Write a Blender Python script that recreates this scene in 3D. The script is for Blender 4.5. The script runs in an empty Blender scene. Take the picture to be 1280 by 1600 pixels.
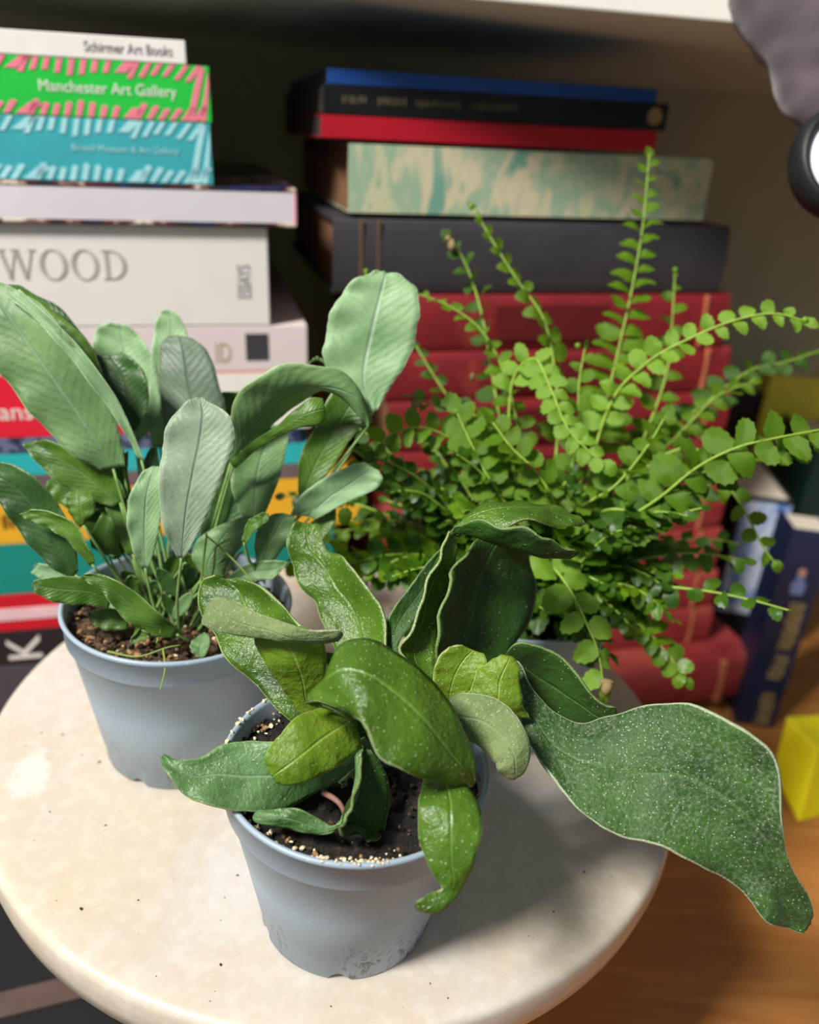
import bpy, bmesh, math, random
from mathutils import Vector, Matrix, noise
R = math.radians
rnd = random.Random(7)
SC = bpy.context.scene
COL = SC.collection

# ------------------------------------------------------------------ camera
F, PITCH, ROLL, CZ = 1280.0, R(24.2), R(5.2), 0.226
FW = Vector((0, math.cos(PITCH), -math.sin(PITCH)))
U0 = Vector((0, math.sin(PITCH), math.cos(PITCH)))
RT = math.cos(ROLL) * Vector((1, 0, 0)) + math.sin(ROLL) * U0
UP = -math.sin(ROLL) * Vector((1, 0, 0)) + math.cos(ROLL) * U0
CAM = Vector((0, 0, CZ))
cd = bpy.data.cameras.new('camera'); cam = bpy.data.objects.new('camera', cd); COL.objects.link(cam)
cam.matrix_world = Matrix(((RT.x, UP.x, -FW.x, 0), (RT.y, UP.y, -FW.y, 0), (RT.z, UP.z, -FW.z, CZ), (0, 0, 0, 1)))
cd.sensor_fit = 'HORIZONTAL'; cd.sensor_width = 36; cd.lens = 36 * F / 1280; cd.clip_start = .01; cd.clip_end = 20
cd.dof.use_dof = True; cd.dof.focus_distance = 0.238; cd.dof.aperture_fstop = 9.5
SC.camera = cam
# ------------------------------------------------------------------ light
w = bpy.data.worlds.new('world'); SC.world = w; w.use_nodes = True
w.node_tree.nodes['Background'].inputs[0].default_value = (.80, .90, 1.0, 1)
w.node_tree.nodes['Background'].inputs[1].default_value = 0.15
def area(name, loc, target, sx, sy, power, col):
    l = bpy.data.lights.new(name, 'AREA'); l.shape = 'RECTANGLE'; l.size = sx; l.size_y = sy
    l.energy = power; l.color = col
    o = bpy.data.objects.new(name, l); COL.objects.link(o); o.location = loc
    o.rotation_euler = (Vector(target) - Vector(loc)).to_track_quat('-Z', 'Y').to_euler()
    return o
area('window_daylight', (-0.99, -0.60, 1.56), (0, .3, 0), .36, .40, 74, (1, .965, .905))
area('window_skylight', (-.3, -1.7, 1.2), (0, .4, 0.05), 1.6, 1.2, 4, (.88, .94, 1))
SC.view_settings.view_transform = 'Standard'; SC.view_settings.look = 'None'
SC.view_settings.exposure = 0.0; SC.view_settings.gamma = 1
SC.view_settings.use_curve_mapping = False

# ------------------------------------------------------------------ helpers
def ray(x, y): return FW + RT * ((x - 640) / F) - UP * ((y - 800) / F)
def P(x, y, d): return CAM + ray(x, y) * d                # d = distance along the view axis
def onz(x, y, z):
    r = ray(x, y); return CAM + r * ((z - CZ) / r.z)
def lin(c):
    return tuple((v / 255 / 12.92 if v / 255 <= .04045 else ((v / 255 + .055) / 1.055) ** 2.4) for v in c) + (1,)
def mesh_obj(name, verts, faces, mat=None, parent=None, smooth=True, uvs=None):
    me = bpy.data.meshes.new(name)
    if parent is not None:
        inv = parent['_w'] if False else WORLD[parent.name].inverted()
        verts = [inv @ Vector(v) for v in verts]
    me.from_pydata([tuple(v) for v in verts], [], faces)
    if smooth: me.polygons.foreach_set('use_smooth', [True] * len(me.polygons))
    if uvs is not None:
        lay = me.uv_layers.new(name='UVMap')
        for p in me.polygons:
            for li in p.loop_indices: lay.data[li].uv = uvs[me.loops[li].vertex_index]
    if mat: me.materials.append(mat)
    me.validate(); me.update()
    o = bpy.data.objects.new(name, me); COL.objects.link(o)
    if parent is not None:
        o.parent = parent; WORLD[o.name] = WORLD[parent.name]
    else: WORLD[o.name] = Matrix.Identity(4)
    return o
WORLD = {}
def tag(o, label=None, cat=None, group=None, kind=None):
    if label: o['label'] = label
    if cat: o['category'] = cat
    if group: o['group'] = group
    if kind: o['kind'] = kind
    return o
def thing(name, label, cat, M, group=None):
    o = bpy.data.objects.new(name, None); COL.objects.link(o); o.empty_display_size = .02
    if not isinstance(M, Matrix): M = Matrix.Translation(Vector(M))
    o.matrix_world = M; WORLD[o.name] = M.copy()
    return tag(o, label, cat, group)
def local_obj(name, verts, faces, mat, parent, smooth=False, uvs=None):
    W = WORLD[parent.name]
    return mesh_obj(name, [W @ Vector(v) for v in verts], faces, mat, parent, smooth, uvs)
def box_vf(x0, x1, y0, y1, z0, z1):
    v = [(x, y, z) for z in (z0, z1) for y in (y0, y1) for x in (x0, x1)]
    return v, [(0, 2, 3, 1), (4, 5, 7, 6), (0, 1, 5, 4), (2, 6, 7, 3), (0, 4, 6, 2), (1, 3, 7, 5)]
def join_vf(parts):
    V, Fc = [], []
    for v, f in parts:
        n = len(V); V += list(v); Fc += [tuple(i + n for i in q) for q in f]
    return V, Fc
def bevel(o, wd, seg=2):
    m = o.modifiers.new('bevel', 'BEVEL'); m.width = wd; m.segments = seg; m.limit_method = 'ANGLE'; return o
def lathe(profile, c, n=96, jit=None):
    V, Fc = [], []
    for k in range(n):
        a = 2 * math.pi * k / n
        for i, (r, z) in enumerate(profile):
            V.append((c[0] + r * math.cos(a), c[1] + r * math.sin(a), c[2] + z))
    m = len(profile)
    for k in range(n):
        for i in range(m - 1):
            a, b = k * m + i, ((k + 1) % n) * m + i
            Fc.append((a, b, b + 1, a + 1))
    return V, Fc
def cr(p0, p1, p2, p3, t):
    return .5 * ((2 * p1) + (p2 - p0) * t + (2 * p0 - 5 * p1 + 4 * p2 - p3) * t * t + (3 * p1 - p0 - 3 * p2 + p3) * t ** 3)
def spline(pts, k):
    out = []; n = len(pts)
    for i in range(n - 1):
        a = pts[i - 1] if i else pts[0] * 2 - pts[1]
        b = pts[i + 2] if i + 2 < n else pts[-1] * 2 - pts[-2]
        for j in range(k): out.append(cr(a, pts[i], pts[i + 1], b, j / k))
    out.append(pts[-1].copy()); return out
def tube_vf(pts, r0, r1, n=6):
    V, Fc = [], []
    prev = None
    for i, p in enumerate(pts):
        t = (pts[min(i + 1, len(pts) - 1)] - pts[max(i - 1, 0)]).normalized()
        a = prev if prev is not None else (Vector((0, 0, 1)) if abs(t.z) < .9 else Vector((1, 0, 0)))
        a = (a - t * a.dot(t)).normalized(); prev = a; b = t.cross(a)
        r = r0 + (r1 - r0) * i / (len(pts) - 1)
        for k in range(n):
            g = 2 * math.pi * k / n; V.append(p + (a * math.cos(g) + b * math.sin(g)) * r)
    for i in range(len(pts) - 1):
        for k in range(n):
            Fc.append((i * n + k, i * n + (k + 1) % n, (i + 1) * n + (k + 1) % n, (i + 1) * n + k))
    Fc.append(tuple(range(n))[::-1]); Fc.append(tuple((len(pts) - 1) * n + k for k in range(n)))
    return V, Fc

# ------------------------------------------------------------------ materials
class NT:
    def __init__(s, name):
        s.m = bpy.data.materials.new(name); s.m.use_nodes = True; s.t = s.m.node_tree
        s.b = s.t.nodes['Principled BSDF']; s.out = s.t.nodes['Material Output']
    def n(s, ty, **kw):
        nd = s.t.nodes.new(ty)
        for k, v in kw.items():
            if k.startswith('i_'):
                k2 = k[2:]; k2 = int(k2) if k2.isdigit() else k2.replace('_', ' ')
                if hasattr(v, 'is_linked') or isinstance(v, bpy.types.NodeSocket): s.t.links.new(v, nd.inputs[k2])
                else: nd.inputs[k2].default_value = v
            else: setattr(nd, k, v)
        return nd
    def math(s, op, a, b=None, c=None):
        nd = s.t.nodes.new('ShaderNodeMath'); nd.operation = op
        for i, v in enumerate((a, b, c)):
            if v is None: continue
            if isinstance(v, bpy.types.NodeSocket): s.t.links.new(v, nd.inputs[i])
            else: nd.inputs[i].default_value = v
        return nd.outputs[0]
    def mix(s, f, a, b):
        nd = s.t.nodes.new('ShaderNodeMix'); nd.data_type = 'RGBA'
        for i, v in ((0, f), (6, a), (7, b)):
            if isinstance(v, bpy.types.NodeSocket): s.t.links.new(v, nd.inputs[i])
            else: nd.inputs[i].default_value = v
        return nd.outputs[2]
    def ramp(s, f, stops, interp='LINEAR'):
        nd = s.t.nodes.new('ShaderNodeValToRGB'); s.t.links.new(f, nd.inputs[0]); e = nd.color_ramp.elements
        nd.color_ramp.interpolation = interp
        while len(e) < len(stops): e.new(.5)
        for q, (p, c) in zip(e, stops): q.position = p; q.color = c
        return nd.outputs[0]
    def link(s, a, b): s.t.links.new(a, b)
    def obj(s): return s.n('ShaderNodeTexCoord').outputs['Object']
    def noise(s, vec, scale, detail=3, rough=.5, dist=0):
        nd = s.n('ShaderNodeTexNoise', i_Scale=scale, i_Detail=detail, i_Roughness=rough, i_Distortion=dist); s.link(vec, nd.inputs['Vector']); return nd.outputs[0]
    def bump(s, h, st, dist=.001):
        nd = s.n('ShaderNodeBump', i_Strength=st, i_Distance=dist); s.link(h, nd.inputs['Height']); s.link(nd.outputs[0], s.b.inputs['Normal']); return nd
G = lambda v: (v, v, v, 1)
def plain(name, rgb, rough=.6, var=.12, scale=60, spec=.4, bump=.1):
    t = NT(name); o = t.obj(); c = lin(rgb)
    nz = t.noise(o, scale, 4)
    d = tuple(x * (1 - var) for x in c[:3]) + (1,); l = tuple(min(1, x * (1 + var)) for x in c[:3]) + (1,)
    t.link(t.ramp(nz, [(.3, d), (.7, l)]), t.b.inputs['Base Color'])
    t.b.inputs['Roughness'].default_value = rough; t.b.inputs['Specular IOR Level'].default_value = spec
    if bump: t.bump(t.noise(o, scale * 12, 3), bump, .0004)
    return t.m
def leaf_mat(name, dark, light, rib, margin, speck=0., rough=.38, trans=.25, vk=16, hair=0., tcol=None, veinamt=.25, crk=2.6):
    t = NT(name); o = t.obj()
    uv = t.n('ShaderNodeTexCoord').outputs['UV']; sp = t.n('ShaderNodeSeparateXYZ', i_0=uv)
    u = t.math('ABSOLUTE', t.math('SUBTRACT', sp.outputs[0], .5)); v = sp.outputs[1]
    nz = t.noise(o, 55, 4, .6)
    base = t.ramp(nz, [(.32, lin(dark)), (.68, lin(light))])
    # lateral veins
    ph = t.math('MULTIPLY', t.math('SUBTRACT', v, t.math('MULTIPLY', u, .38)), vk * 6.283)
    ph = t.math('ADD', ph, t.math('MULTIPLY', t.noise(o, 150, 3), 7.0))
    sn = t.math('SINE', ph); vein = t.math('POWER', t.math('MAXIMUM', sn, 0.0), 6.0)
    vein = t.math('MULTIPLY', vein, t.ramp(t.noise(o, 170, 3, .6), [(.4, G(0)), (.65, G(1))]))
    base = t.mix(t.math('MULTIPLY', vein, veinamt * .8), base, lin(rib))
    rb = t.math('LESS_THAN', u, .012); 
    rbs = t.math('SUBTRACT', 1.0, t.math('MINIMUM', t.math('MULTIPLY', u, 30.0), 1.0))
    base = t.mix(t.math('MULTIPLY', rbs, .65), base, lin(rib))
    mg = t.math('GREATER_THAN', u, .489); base = t.mix(t.math('MULTIPLY', mg, .75), base, lin(margin))
    h = t.math('ADD', t.math('MULTIPLY', sn, .10), t.math('MULTIPLY', rbs, -1.2))
    if speck or hair:
        vo = t.n('ShaderNodeTexVoronoi', i_Scale=840.0, i_Randomness=1.0); t.link(o, vo.inputs['Vector'])
        amt = t.math('LESS_THAN', vo.outputs['Distance'], .16)
        cs = t.n('ShaderNodeSeparateColor'); t.link(vo.outputs['Color'], cs.inputs[0])
        amt = t.math('MULTIPLY', amt, t.math('LESS_THAN', cs.outputs[0], max(speck, hair)))
        base = t.mix(t.math('MULTIPLY', amt, .75), base, lin((205, 215, 180)))
        h = t.math('ADD', h, t.math('MULTIPLY', amt, 1.0))
    if hair:
        hz = t.noise(o, 900, 4, .75); hm = t.math('MULTIPLY', t.ramp(hz, [(.48, G(0)), (.62, G(1))]), t.ramp(t.noise(o, 45, 2), [(.3, G(.15)), (.7, G(.6))]))
        base = t.mix(t.math('MULTIPLY', hm, hair), base, lin((175, 190, 165)))
        h = t.math('ADD', h, hm)
    h = t.math('ADD', h, t.math('MULTIPLY', t.noise(o, 300, 4, .7), crk))
    bp = t.bump(h, .55, .0006)
    t.link(base, t.b.inputs['Base Color'])
    t.b.inputs['Roughness'].default_value = rough; t.b.inputs['Specular IOR Level'].default_value = .5
    if hair: t.b.inputs['Sheen Weight'].default_value = .12 * hair; t.b.inputs['Sheen Roughness'].default_value = .4
    tr = t.n('ShaderNodeBsdfTranslucent'); hs = t.n('ShaderNodeHueSaturation', i_Saturation=1.35, i_Value=1.5); t.link(base, hs.inputs['Color'])
    if tcol: 
        t.link(t.mix(.6, hs.outputs[0], lin(tcol)), tr.inputs[0])
    else: t.link(hs.outputs[0], tr.inputs[0])
    mx = t.n('ShaderNodeMixShader', i_0=trans); t.link(t.b.outputs[0], mx.inputs[1]); t.link(tr.outputs[0], mx.inputs[2])
    t.link(mx.outputs[0], t.out.inputs[0])
    return t.m
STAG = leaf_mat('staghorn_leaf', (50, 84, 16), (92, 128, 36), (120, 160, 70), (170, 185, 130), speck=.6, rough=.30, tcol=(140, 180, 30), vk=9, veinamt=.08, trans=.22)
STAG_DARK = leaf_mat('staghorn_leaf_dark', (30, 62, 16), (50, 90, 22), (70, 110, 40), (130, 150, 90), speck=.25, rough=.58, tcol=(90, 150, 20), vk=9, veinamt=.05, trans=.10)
STAG_BRIGHT = leaf_mat('staghorn_leaf_young', (92, 128, 22), (134, 162, 50), (165, 195, 90), (190, 205, 130), speck=.30, rough=.42, tcol=(170, 210, 40), vk=9, veinamt=.10, trans=.32)
STAG_BLUE = leaf_mat('staghorn_leaf_blue', (62, 100, 42), (106, 144, 92), (150, 185, 140), (150, 180, 110), speck=.4, rough=.34, tcol=(130, 190, 40), vk=9, veinamt=.06, trans=.18)
STAG_FUZZ = leaf_mat('staghorn_leaf_fuzzy', (32, 66, 14), (64, 104, 34), (70, 108, 44), (190, 200, 165), speck=.85, rough=.5, tcol=(110, 165, 40), vk=9, hair=.68, veinamt=.05, trans=.14)
STAG_FELT = leaf_mat('staghorn_leaf_felted', (96, 120, 60), (132, 152, 92), (150, 165, 110), (215, 215, 180), speck=.6, rough=.7, tcol=(150, 190, 60), vk=9, hair=.9, veinamt=.05, trans=.18)
BL_PALE = leaf_mat('blue_fern_leaf_pale', (120, 160, 108), (158, 192, 142), (172, 200, 180), (205, 222, 190), rough=.52, tcol=(140, 200, 80), vk=18, veinamt=.28, trans=.25, crk=.9)
BL_MID = leaf_mat('blue_fern_leaf', (92, 130, 76), (128, 162, 104), (150, 182, 150), (185, 205, 160), rough=.48, tcol=(120, 190, 50), vk=18, veinamt=.22, trans=.25, crk=.9)
BL_GREEN = leaf_mat('blue_fern_leaf_green', (64, 100, 28), (100, 138, 48), (135, 170, 110), (175, 200, 140), rough=.40, tcol=(130, 200, 30), vk=16, veinamt=.15, trans=.28, crk=.9)
BL_GREY = leaf_mat('blue_fern_leaf_grey', (122, 146, 118), (156, 176, 146), (120, 140, 124), (190, 200, 170), rough=.5, tcol=(120, 160, 80), vk=20, veinamt=.4, trans=.15, crk=.9)
BL_DARK = leaf_mat('blue_fern_leaf_dark', (42, 74, 30), (60, 98, 42), (92, 126, 84), (120, 150, 90), rough=.42, tcol=(70, 120, 10), vk=16, veinamt=.12, trans=.15, crk=.9)
BL_SHADE = leaf_mat('blue_fern_leaf_shaded', (84, 104, 84), (108, 128, 104), (90, 110, 92), (150, 165, 140), rough=.5, tcol=(80, 110, 60), vk=20, veinamt=.3, trans=.08, crk=.9)  # darker copy of the grey leaf, shade put into its colour
STALK = plain('stalk', (118, 152, 84), .5, .2, 200)
def fern_mat(name, a, b, trans=.42):
    t = NT(name); o = t.obj()
    base = t.ramp(t.noise(o, 90, 3), [(.3, lin(a)), (.7, lin(b))]); t.link(base, t.b.inputs['Base Color'])
    t.b.inputs['Roughness'].default_value = .42
    t.bump(t.noise(o, 500, 3), .35, .0006)
    tr = t.n('ShaderNodeBsdfTranslucent'); hs = t.n('ShaderNodeHueSaturation', i_Saturation=1.2, i_Value=1.4); t.link(base, hs.inputs['Color']); t.link(hs.outputs[0], tr.inputs[0])
    mx = t.n('ShaderNodeMixShader', i_0=trans); t.link(t.b.outputs[0], mx.inputs[1]); t.link(tr.outputs[0], mx.inputs[2]); t.link(mx.outputs[0], t.out.inputs[0])
    return t.m
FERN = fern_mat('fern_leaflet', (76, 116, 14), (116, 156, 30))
FERN_LT = fern_mat('fern_leaflet_young_lit', (112, 158, 34), (142, 182, 62), .35)  # young green; also paints light onto the drooping front frond
FERN_DK = fern_mat('fern_leaflet_shaded', (42, 76, 12), (70, 110, 20), .3)  # darker copy of the leaflet green, shade put into the colour
FERN_ST = plain('fern_rachis', (138, 168, 62), .5, .15, 300)
DRY = plain('dry_leaf', (134, 116, 78), .8, .35, 300)

# marble of the stand
def marble():
    t = NT('marble'); o = t.obj()
    n1 = t.noise(o, 9, 6, .6, 1.2); n2 = t.noise(o, 26, 6, .65, .8); n3 = t.noise(o, 160, 4, .6)
    base = t.ramp(n1, [(.30, lin((203, 190, 166))), (.48, lin((198, 187, 172))), (.62, lin((204, 199, 195))), (.8, lin((203, 187, 163)))])
    v = t.math('SUBTRACT', 1.0, t.math('MINIMUM', t.math('MULTIPLY', t.math('ABSOLUTE', t.math('SUBTRACT', n2, .5)), 28.0), 1.0))
    base = t.mix(t.math('MULTIPLY', v, .22), base, lin((200, 176, 150)))
    base = t.mix(t.math('MULTIPLY', t.ramp(n3, [(.45, G(0)), (.75, G(1))]), .25), base, lin((240, 236, 230)))
    # the rough white scar near the left edge
    c = onz(46, 1212, 0); pos = t.n('ShaderNodeVectorMath', operation='SUBTRACT', i_1=(c.x + .0217, c.y - .2852, 0)); t.link(o, pos.inputs[0])
    sc = t.n('ShaderNodeVectorMath', operation='MULTIPLY', i_1=(1.35, .75, 0)); 
    rot = t.n('ShaderNodeVectorRotate', i_Angle=R(-12)); t.link(pos.outputs[0], rot.inputs[0]); t.link(rot.outputs[0], sc.inputs[0])
    ln = t.n('ShaderNodeVectorMath', operation='LENGTH'); t.link(sc.outputs[0], ln.inputs[0])
    dd = t.math('ADD', ln.outputs['Value'], t.math('MULTIPLY', t.math('SUBTRACT', t.noise(o, 110, 4, .7), .5), .016))
    m = t.ramp(dd, [(.0078, G(1)), (.0086, G(0))])
    base = t.mix(t.math('MULTIPLY', m, .6), base, lin((232, 228, 224)))
    t.link(base, t.b.inputs['Base Color'])
    t.b.inputs['Roughness'].default_value = .30; t.b.inputs['Subsurface Weight'].default_value = .35
    t.b.inputs['Subsurface Radius'].default_value = (.012, .009, .006); t.b.inputs['Subsurface Scale'].default_value = 1.0
    hh = t.math('ADD', t.math('MULTIPLY', t.noise(o, 700, 4, .7), .25), t.math('MULTIPLY', t.math('MULTIPLY', m, t.noise(o, 900, 5, .8)), 3.0))
    t.bump(hh, .35, .0006)
    return t.m
MARBLE = marble()
def wood():
    t = NT('orange_wood'); o = t.obj()
    mp = t.n('ShaderNodeMapping', i_Scale=(3.0, 40, 20), i_Rotation=(0, 0, R(-8))); t.link(o, mp.inputs[0])
    n1 = t.noise(mp.outputs[0], 2.2, 6, .6, .6)
    base = t.ramp(n1, [(.3, lin((168, 106, 52))), (.55, lin((190, 128, 66))), (.75, lin((204, 146, 82)))])
    t.link(base, t.b.inputs['Base Color']); t.b.inputs['Roughness'].default_value = .42
    t.bump(n1, .1, .0005); return t.m
WOOD = wood()
def plastic():
    t = NT('blue_grey_plastic'); o = t.obj()
    n1 = t.noise(o, 14, 3)
    base = t.ramp(n1, [(.3, lin((146, 163, 178))), (.7, lin((162, 179, 192)))])
    sp = t.n('ShaderNodeSeparateXYZ'); t.link(o, sp.inputs[0])
    low = t.math('SUBTRACT', 1.0, t.math('MINIMUM', t.math('MULTIPLY', t.math('MAXIMUM', sp.outputs[2], 0.0), 42.0), 1.0))
    mp = t.n('ShaderNodeMapping', i_Scale=(1, 1, .5)); t.link(o, mp.inputs[0])
    dn = t.ramp(t.noise(mp.outputs[0], 480, 4, .7), [(.53, G(0)), (.58, G(1))])
    patch = t.ramp(t.noise(o, 40, 2), [(.45, G(0)), (.6, G(1))])
    base = t.mix(t.math('MULTIPLY', t.math('MULTIPLY', dn, patch), low), base, lin((62, 60, 56)))
    ch = t.ramp(t.noise(o, 230, 4, .6, 2.), [(.60, G(0)), (.66, G(1))])
    base = t.mix(t.math('MULTIPLY', t.math('MULTIPLY', ch, low), .45), base, lin((205, 210, 208)))
    vo = t.n('ShaderNodeTexVoronoi', i_Scale=230.0); t.link(o, vo.inputs['Vector'])
    dots = t.math('LESS_THAN', vo.outputs['Distance'], .10)
    base = t.mix(t.math('MULTIPLY', dots, .35), base, lin((205, 210, 212)))
    t.link(base, t.b.inputs['Base Color']); t.b.inputs['Roughness'].default_value = .42
    t.b.inputs['Subsurface Weight'].default_value = .12; t.b.inputs['Subsurface Radius'].default_value = (.004, .004, .004); t.b.inputs['Subsurface Scale'].default_value = 1
    t.bump(t.math('ADD', t.noise(o, 900, 2), t.math('MULTIPLY', t.noise(o, 60, 2), 2.0)), .12, .0004); return t.m
PLASTIC = plastic()
def soil_mat(name, a, b, c):
    t = NT(name); o = t.obj()
    n = t.noise(o, 420, 5, .75)
    t.link(t.ramp(n, [(.35, lin(a)), (.52, lin(b)), (.72, lin(c))]), t.b.inputs['Base Color']); t.b.inputs['Roughness'].default_value = .9
    t.bump(n, 1., .003); return t.m
SOIL_DK = soil_mat('dark_soil', (16, 13, 11), (34, 28, 24), (80, 66, 52))
SOIL_BR = soil_mat('brown_soil', (46, 34, 24), (98, 74, 50), (170, 138, 96))
CRUMB = plain('perlite', (222, 206, 172), .85, .25, 500)
CRUMB_BR = plain('bark_crumb', (150, 114, 78), .9, .4, 400)
CRUMB_DK = plain('dark_crumb', (66, 50, 40), .9, .4, 400)
M = {}
def C(rgb, rough=.5, **k):
    key = (rgb, rough)
    if key not in M: M[key] = plain('paint_%d_%d_%d' % rgb, rgb, rough, **k)
    return M[key]

# ------------------------------------------------------------------ the setting
DESK = -.150
wallm = plain('olive_grey_paint', (182, 180, 150), .85, .05, 12)
shelfm = plain('white_shelf_paint', (226, 224, 214), .5, .03, 10)
o = mesh_obj('floor', *box_vf(-1.6, 1.6, -1.2, 1.2, -.80, -.78), plain('dark_floor', (54, 48, 44), .6), smooth=False); tag(o, kind='structure')
o = mesh_obj('wall_back', *box_vf(-.9, .9, .80, .83, -.78, .70), wallm, smooth=False); tag(o, kind='structure')
o = mesh_obj('wall_left', *box_vf(-.62, -.60, .43, .80, -.15, .70), wallm, smooth=False); tag(o, kind='structure')
sh = mesh_obj('white_shelf', *box_vf(-.60, .60, .43, .80, .2865, .312), shelfm, smooth=False)
tag(sh, 'white painted shelf board above the two book stacks', 'shelf'); bevel(sh, .0012)
dk = mesh_obj('desk', *box_vf(-.30, .60, .02, .80, DESK - .025, DESK), WOOD, smooth=False)
tag(dk, 'orange-brown wooden desk under the marble stand', 'desk'); bevel(dk, .002)

# ------------------------------------------------------------------ marble stand
DC = (-.0217, .2852, 0); DR = .140; TH = .019
st = thing('marble_stand', 'round cream marble cake stand carrying the three potted plants', 'stand', (DC[0], DC[1], DESK))
prof = [(0.0001, 0)] + [(DR * k / 14, 0) for k in range(1, 14)] + [(DR - .003, 0), (DR - .0014, -.0004), (DR - .0004, -.0014), (DR, -.003), (DR + .0004, -.009), (DR - .001, -TH + .003), (DR - .004, -TH), (.05, -TH), (.0001, -TH)]
V, Fc = lathe(prof, DC, 160)
top = mesh_obj('round_top', V, Fc, MARBLE, st)
V, Fc = lathe([(.0001, -TH), (.03, -TH), (.028, -.03), (.02, -.05), (.02, DESK + .03), (.03, DESK + .012), (.048, DESK + .004), (.05, DESK), (.0001, DESK)], DC, 64)
mesh_obj('foot', V, Fc, MARBLE, st)
# specks of dirt on the marble: one scatter
parts = []
def crumb_vf(c, r, sq=.6):
    v, f = [], []
    bm = bmesh.new(); bmesh.ops.create_icosphere(bm, subdivisions=1, radius=1)
    q = Matrix.Rotation(rnd.uniform(0, 6), 3, 'Z') 
    sx, sy, sz = rnd.uniform(.6, 1.5), rnd.uniform(.5, 1.), rnd.uniform(.4, .9) * sq / .6
    for a in bm.verts:
        p = a.co * rnd.uniform(.75, 1.2); p = q @ Vector((p.x * sx * r, p.y * sy * r, p.z * sz * r)); v.append(Vector(c) + p)
    f = [tuple(x.index for x in a.verts) for a in bm.faces]; bm.free(); return v, f
for (x, y, s) in [(127, 1421, 1.6), (78, 1269, 1.0), (165, 1290, 1.0), (216, 1407, .8), (345, 1508, 1.2), (40, 1166, .9), (65, 1146, .8), (98, 1148, 1.2), (128, 1180, .9), (155, 1191, 1.5), (25, 1214, .6), (371, 1368, 1.0), (351, 1403, .7), (54, 1314, .5), (18, 1398, .7), (88, 1408, .5), (913, 1363, 1.1), (865, 1425, 1.1), (826, 1463, .7), (834, 1467, .5), (888, 1374, .6), (700, 1560, .8), (672, 1537, .7), (517, 1573, .9), (244, 1526, .5), (328, 1565, .5), (345, 1507, .6), (186, 1268, .5), (955, 1370, .6)] + [(rnd.uniform(20, 900), rnd.uniform(1240, 1590), rnd.uniform(.2, .4)) for _ in range(70)]:
    p = onz(x, y, 0)
    if (p.xy - Vector(DC[:2])).length < .134 and (p.xy - Vector((-.009, .19))).length > .032: parts.append(crumb_vf((p.x, p.y, .0002), .00042 * s, .5))
V, Fc = join_vf(parts); tag(mesh_obj('soil_crumbs', V, Fc, CRUMB_DK, smooth=False), 'tiny brown soil crumbs scattered over the marble top', 'soil', kind='stuff')
def hairline(name, pts, r, mat, label, z=0, par=None):
    ps = spline([onz(x, y, z) + Vector((0, 0, r + h)) for x, y, h in pts], 6)
    v, f = tube_vf(ps, r, r * .6, 5); return mesh_obj(name, v, f, mat, par)

# ------------------------------------------------------------------ pots
def pot(root, c, Rr, Rb, H, soil, crumbs, seed):
    r_ = random.Random(seed)
    t = .0011; zs = H - .011
    Rs = Rb + (Rr - Rb) * .80
    prof = [(.0001, .0035), (Rb - .004, .0035), (Rb - .0015, .0008), (Rb - .0005, 0.0), (Rb + .0008, .0006), (Rb + .0014, .0085), (Rb + .0022, .0092),
            (Rb + (Rs - Rb) * .5 + .001, zs * .5 + .004), (Rs, zs - .001), (Rs + .0011, zs), (Rs + .0016, zs + .001), (Rr - .0008, H - .0022), (Rr, H - .0018), (Rr + .0004, H - .0008), (Rr, H), (Rr - .0009, H),
            (Rr - .0016, H - .001), (Rs - .0002, zs), (Rs - .003, zs - .008), (.0001, zs - .008)]
    V, Fc = lathe(prof, (c[0], c[1], 0), 128)
    for i, v in enumerate(V):
        x, y, z = v; a = math.atan2(y - c[1], x - c[0])
        if z < .0012:   # drainage notches round the foot
            q = math.cos(a * 6 + seed)
            z += .0022 * max(0, min(1, (q - .86) * 14))
        V[i] = (x, y, z)
    V = [Vector(v) for v in V]
    p = mesh_obj('pot', V, Fc, PLASTIC, root)
    n = 44; Vs, Fs = [Vector((c[0], c[1], H - .006))], []
    Rso = Rr - .0022
    zz = H - .0065
    for i in range(1, n + 1):
        for k in range(96):
            a = 2 * math.pi * k / 96; r = Rso * i / n
            q = Vector((c[0] + r * math.cos(a), c[1] + r * math.sin(a), 0))
            h = noise.noise(q * 260 + Vector((seed, 0, 0))) * .0024 + noise.noise(q * 600) * .0016 + noise.noise(q * 60) * .0015
            Vs.append(Vector((q.x, q.y, zz + h - .0015 * (i / n) ** 6)))
    for k in range(96): Fs.append((0, 1 + k, 1 + (k + 1) % 96))
    for i in range(n - 1):
        for k in range(96):
            a = 1 + i * 96 + k; b = 1 + i * 96 + (k + 1) % 96; Fs.append((a, a + 96, b + 96, b))
    mesh_obj('soil', Vs, Fs, soil, root)
    for nm, mat, cnt, r0, r1, ring in crumbs:
        pr = []
        for _ in range(cnt):
            a = r_.uniform(0, 6.283); rr = Rso * (math.sqrt(r_.uniform(0, 1)) if not ring else r_.uniform(.86, 1.01))
            s = r_.uniform(r0, r1); pr.append(crumb_vf((c[0] + rr * math.cos(a), c[1] + rr * math.sin(a), zz + .0008 + r_.uniform(0, .0012)), s))
        V, Fc = join_vf(pr); tag(mesh_obj(nm, V, Fc, mat, root, smooth=False), kind='stuff')
PA, PB, PC = (-.009, .190), (-.0824, .2613), (.048, .297)
stag = thing('staghorn_fern', 'broad glossy-leaved fern in the nearest grey plastic pot', 'potted plant', (PA[0], PA[1], 0))
blue = thing('blue_star_fern', 'grey-green strap-leaved fern in the left grey pot', 'potted plant', (PB[0], PB[1], 0))
butt = thing('button_fern', 'bright green fern with small round leaflets at the back right', 'potted plant', (PC[0], PC[1], 0))
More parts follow.
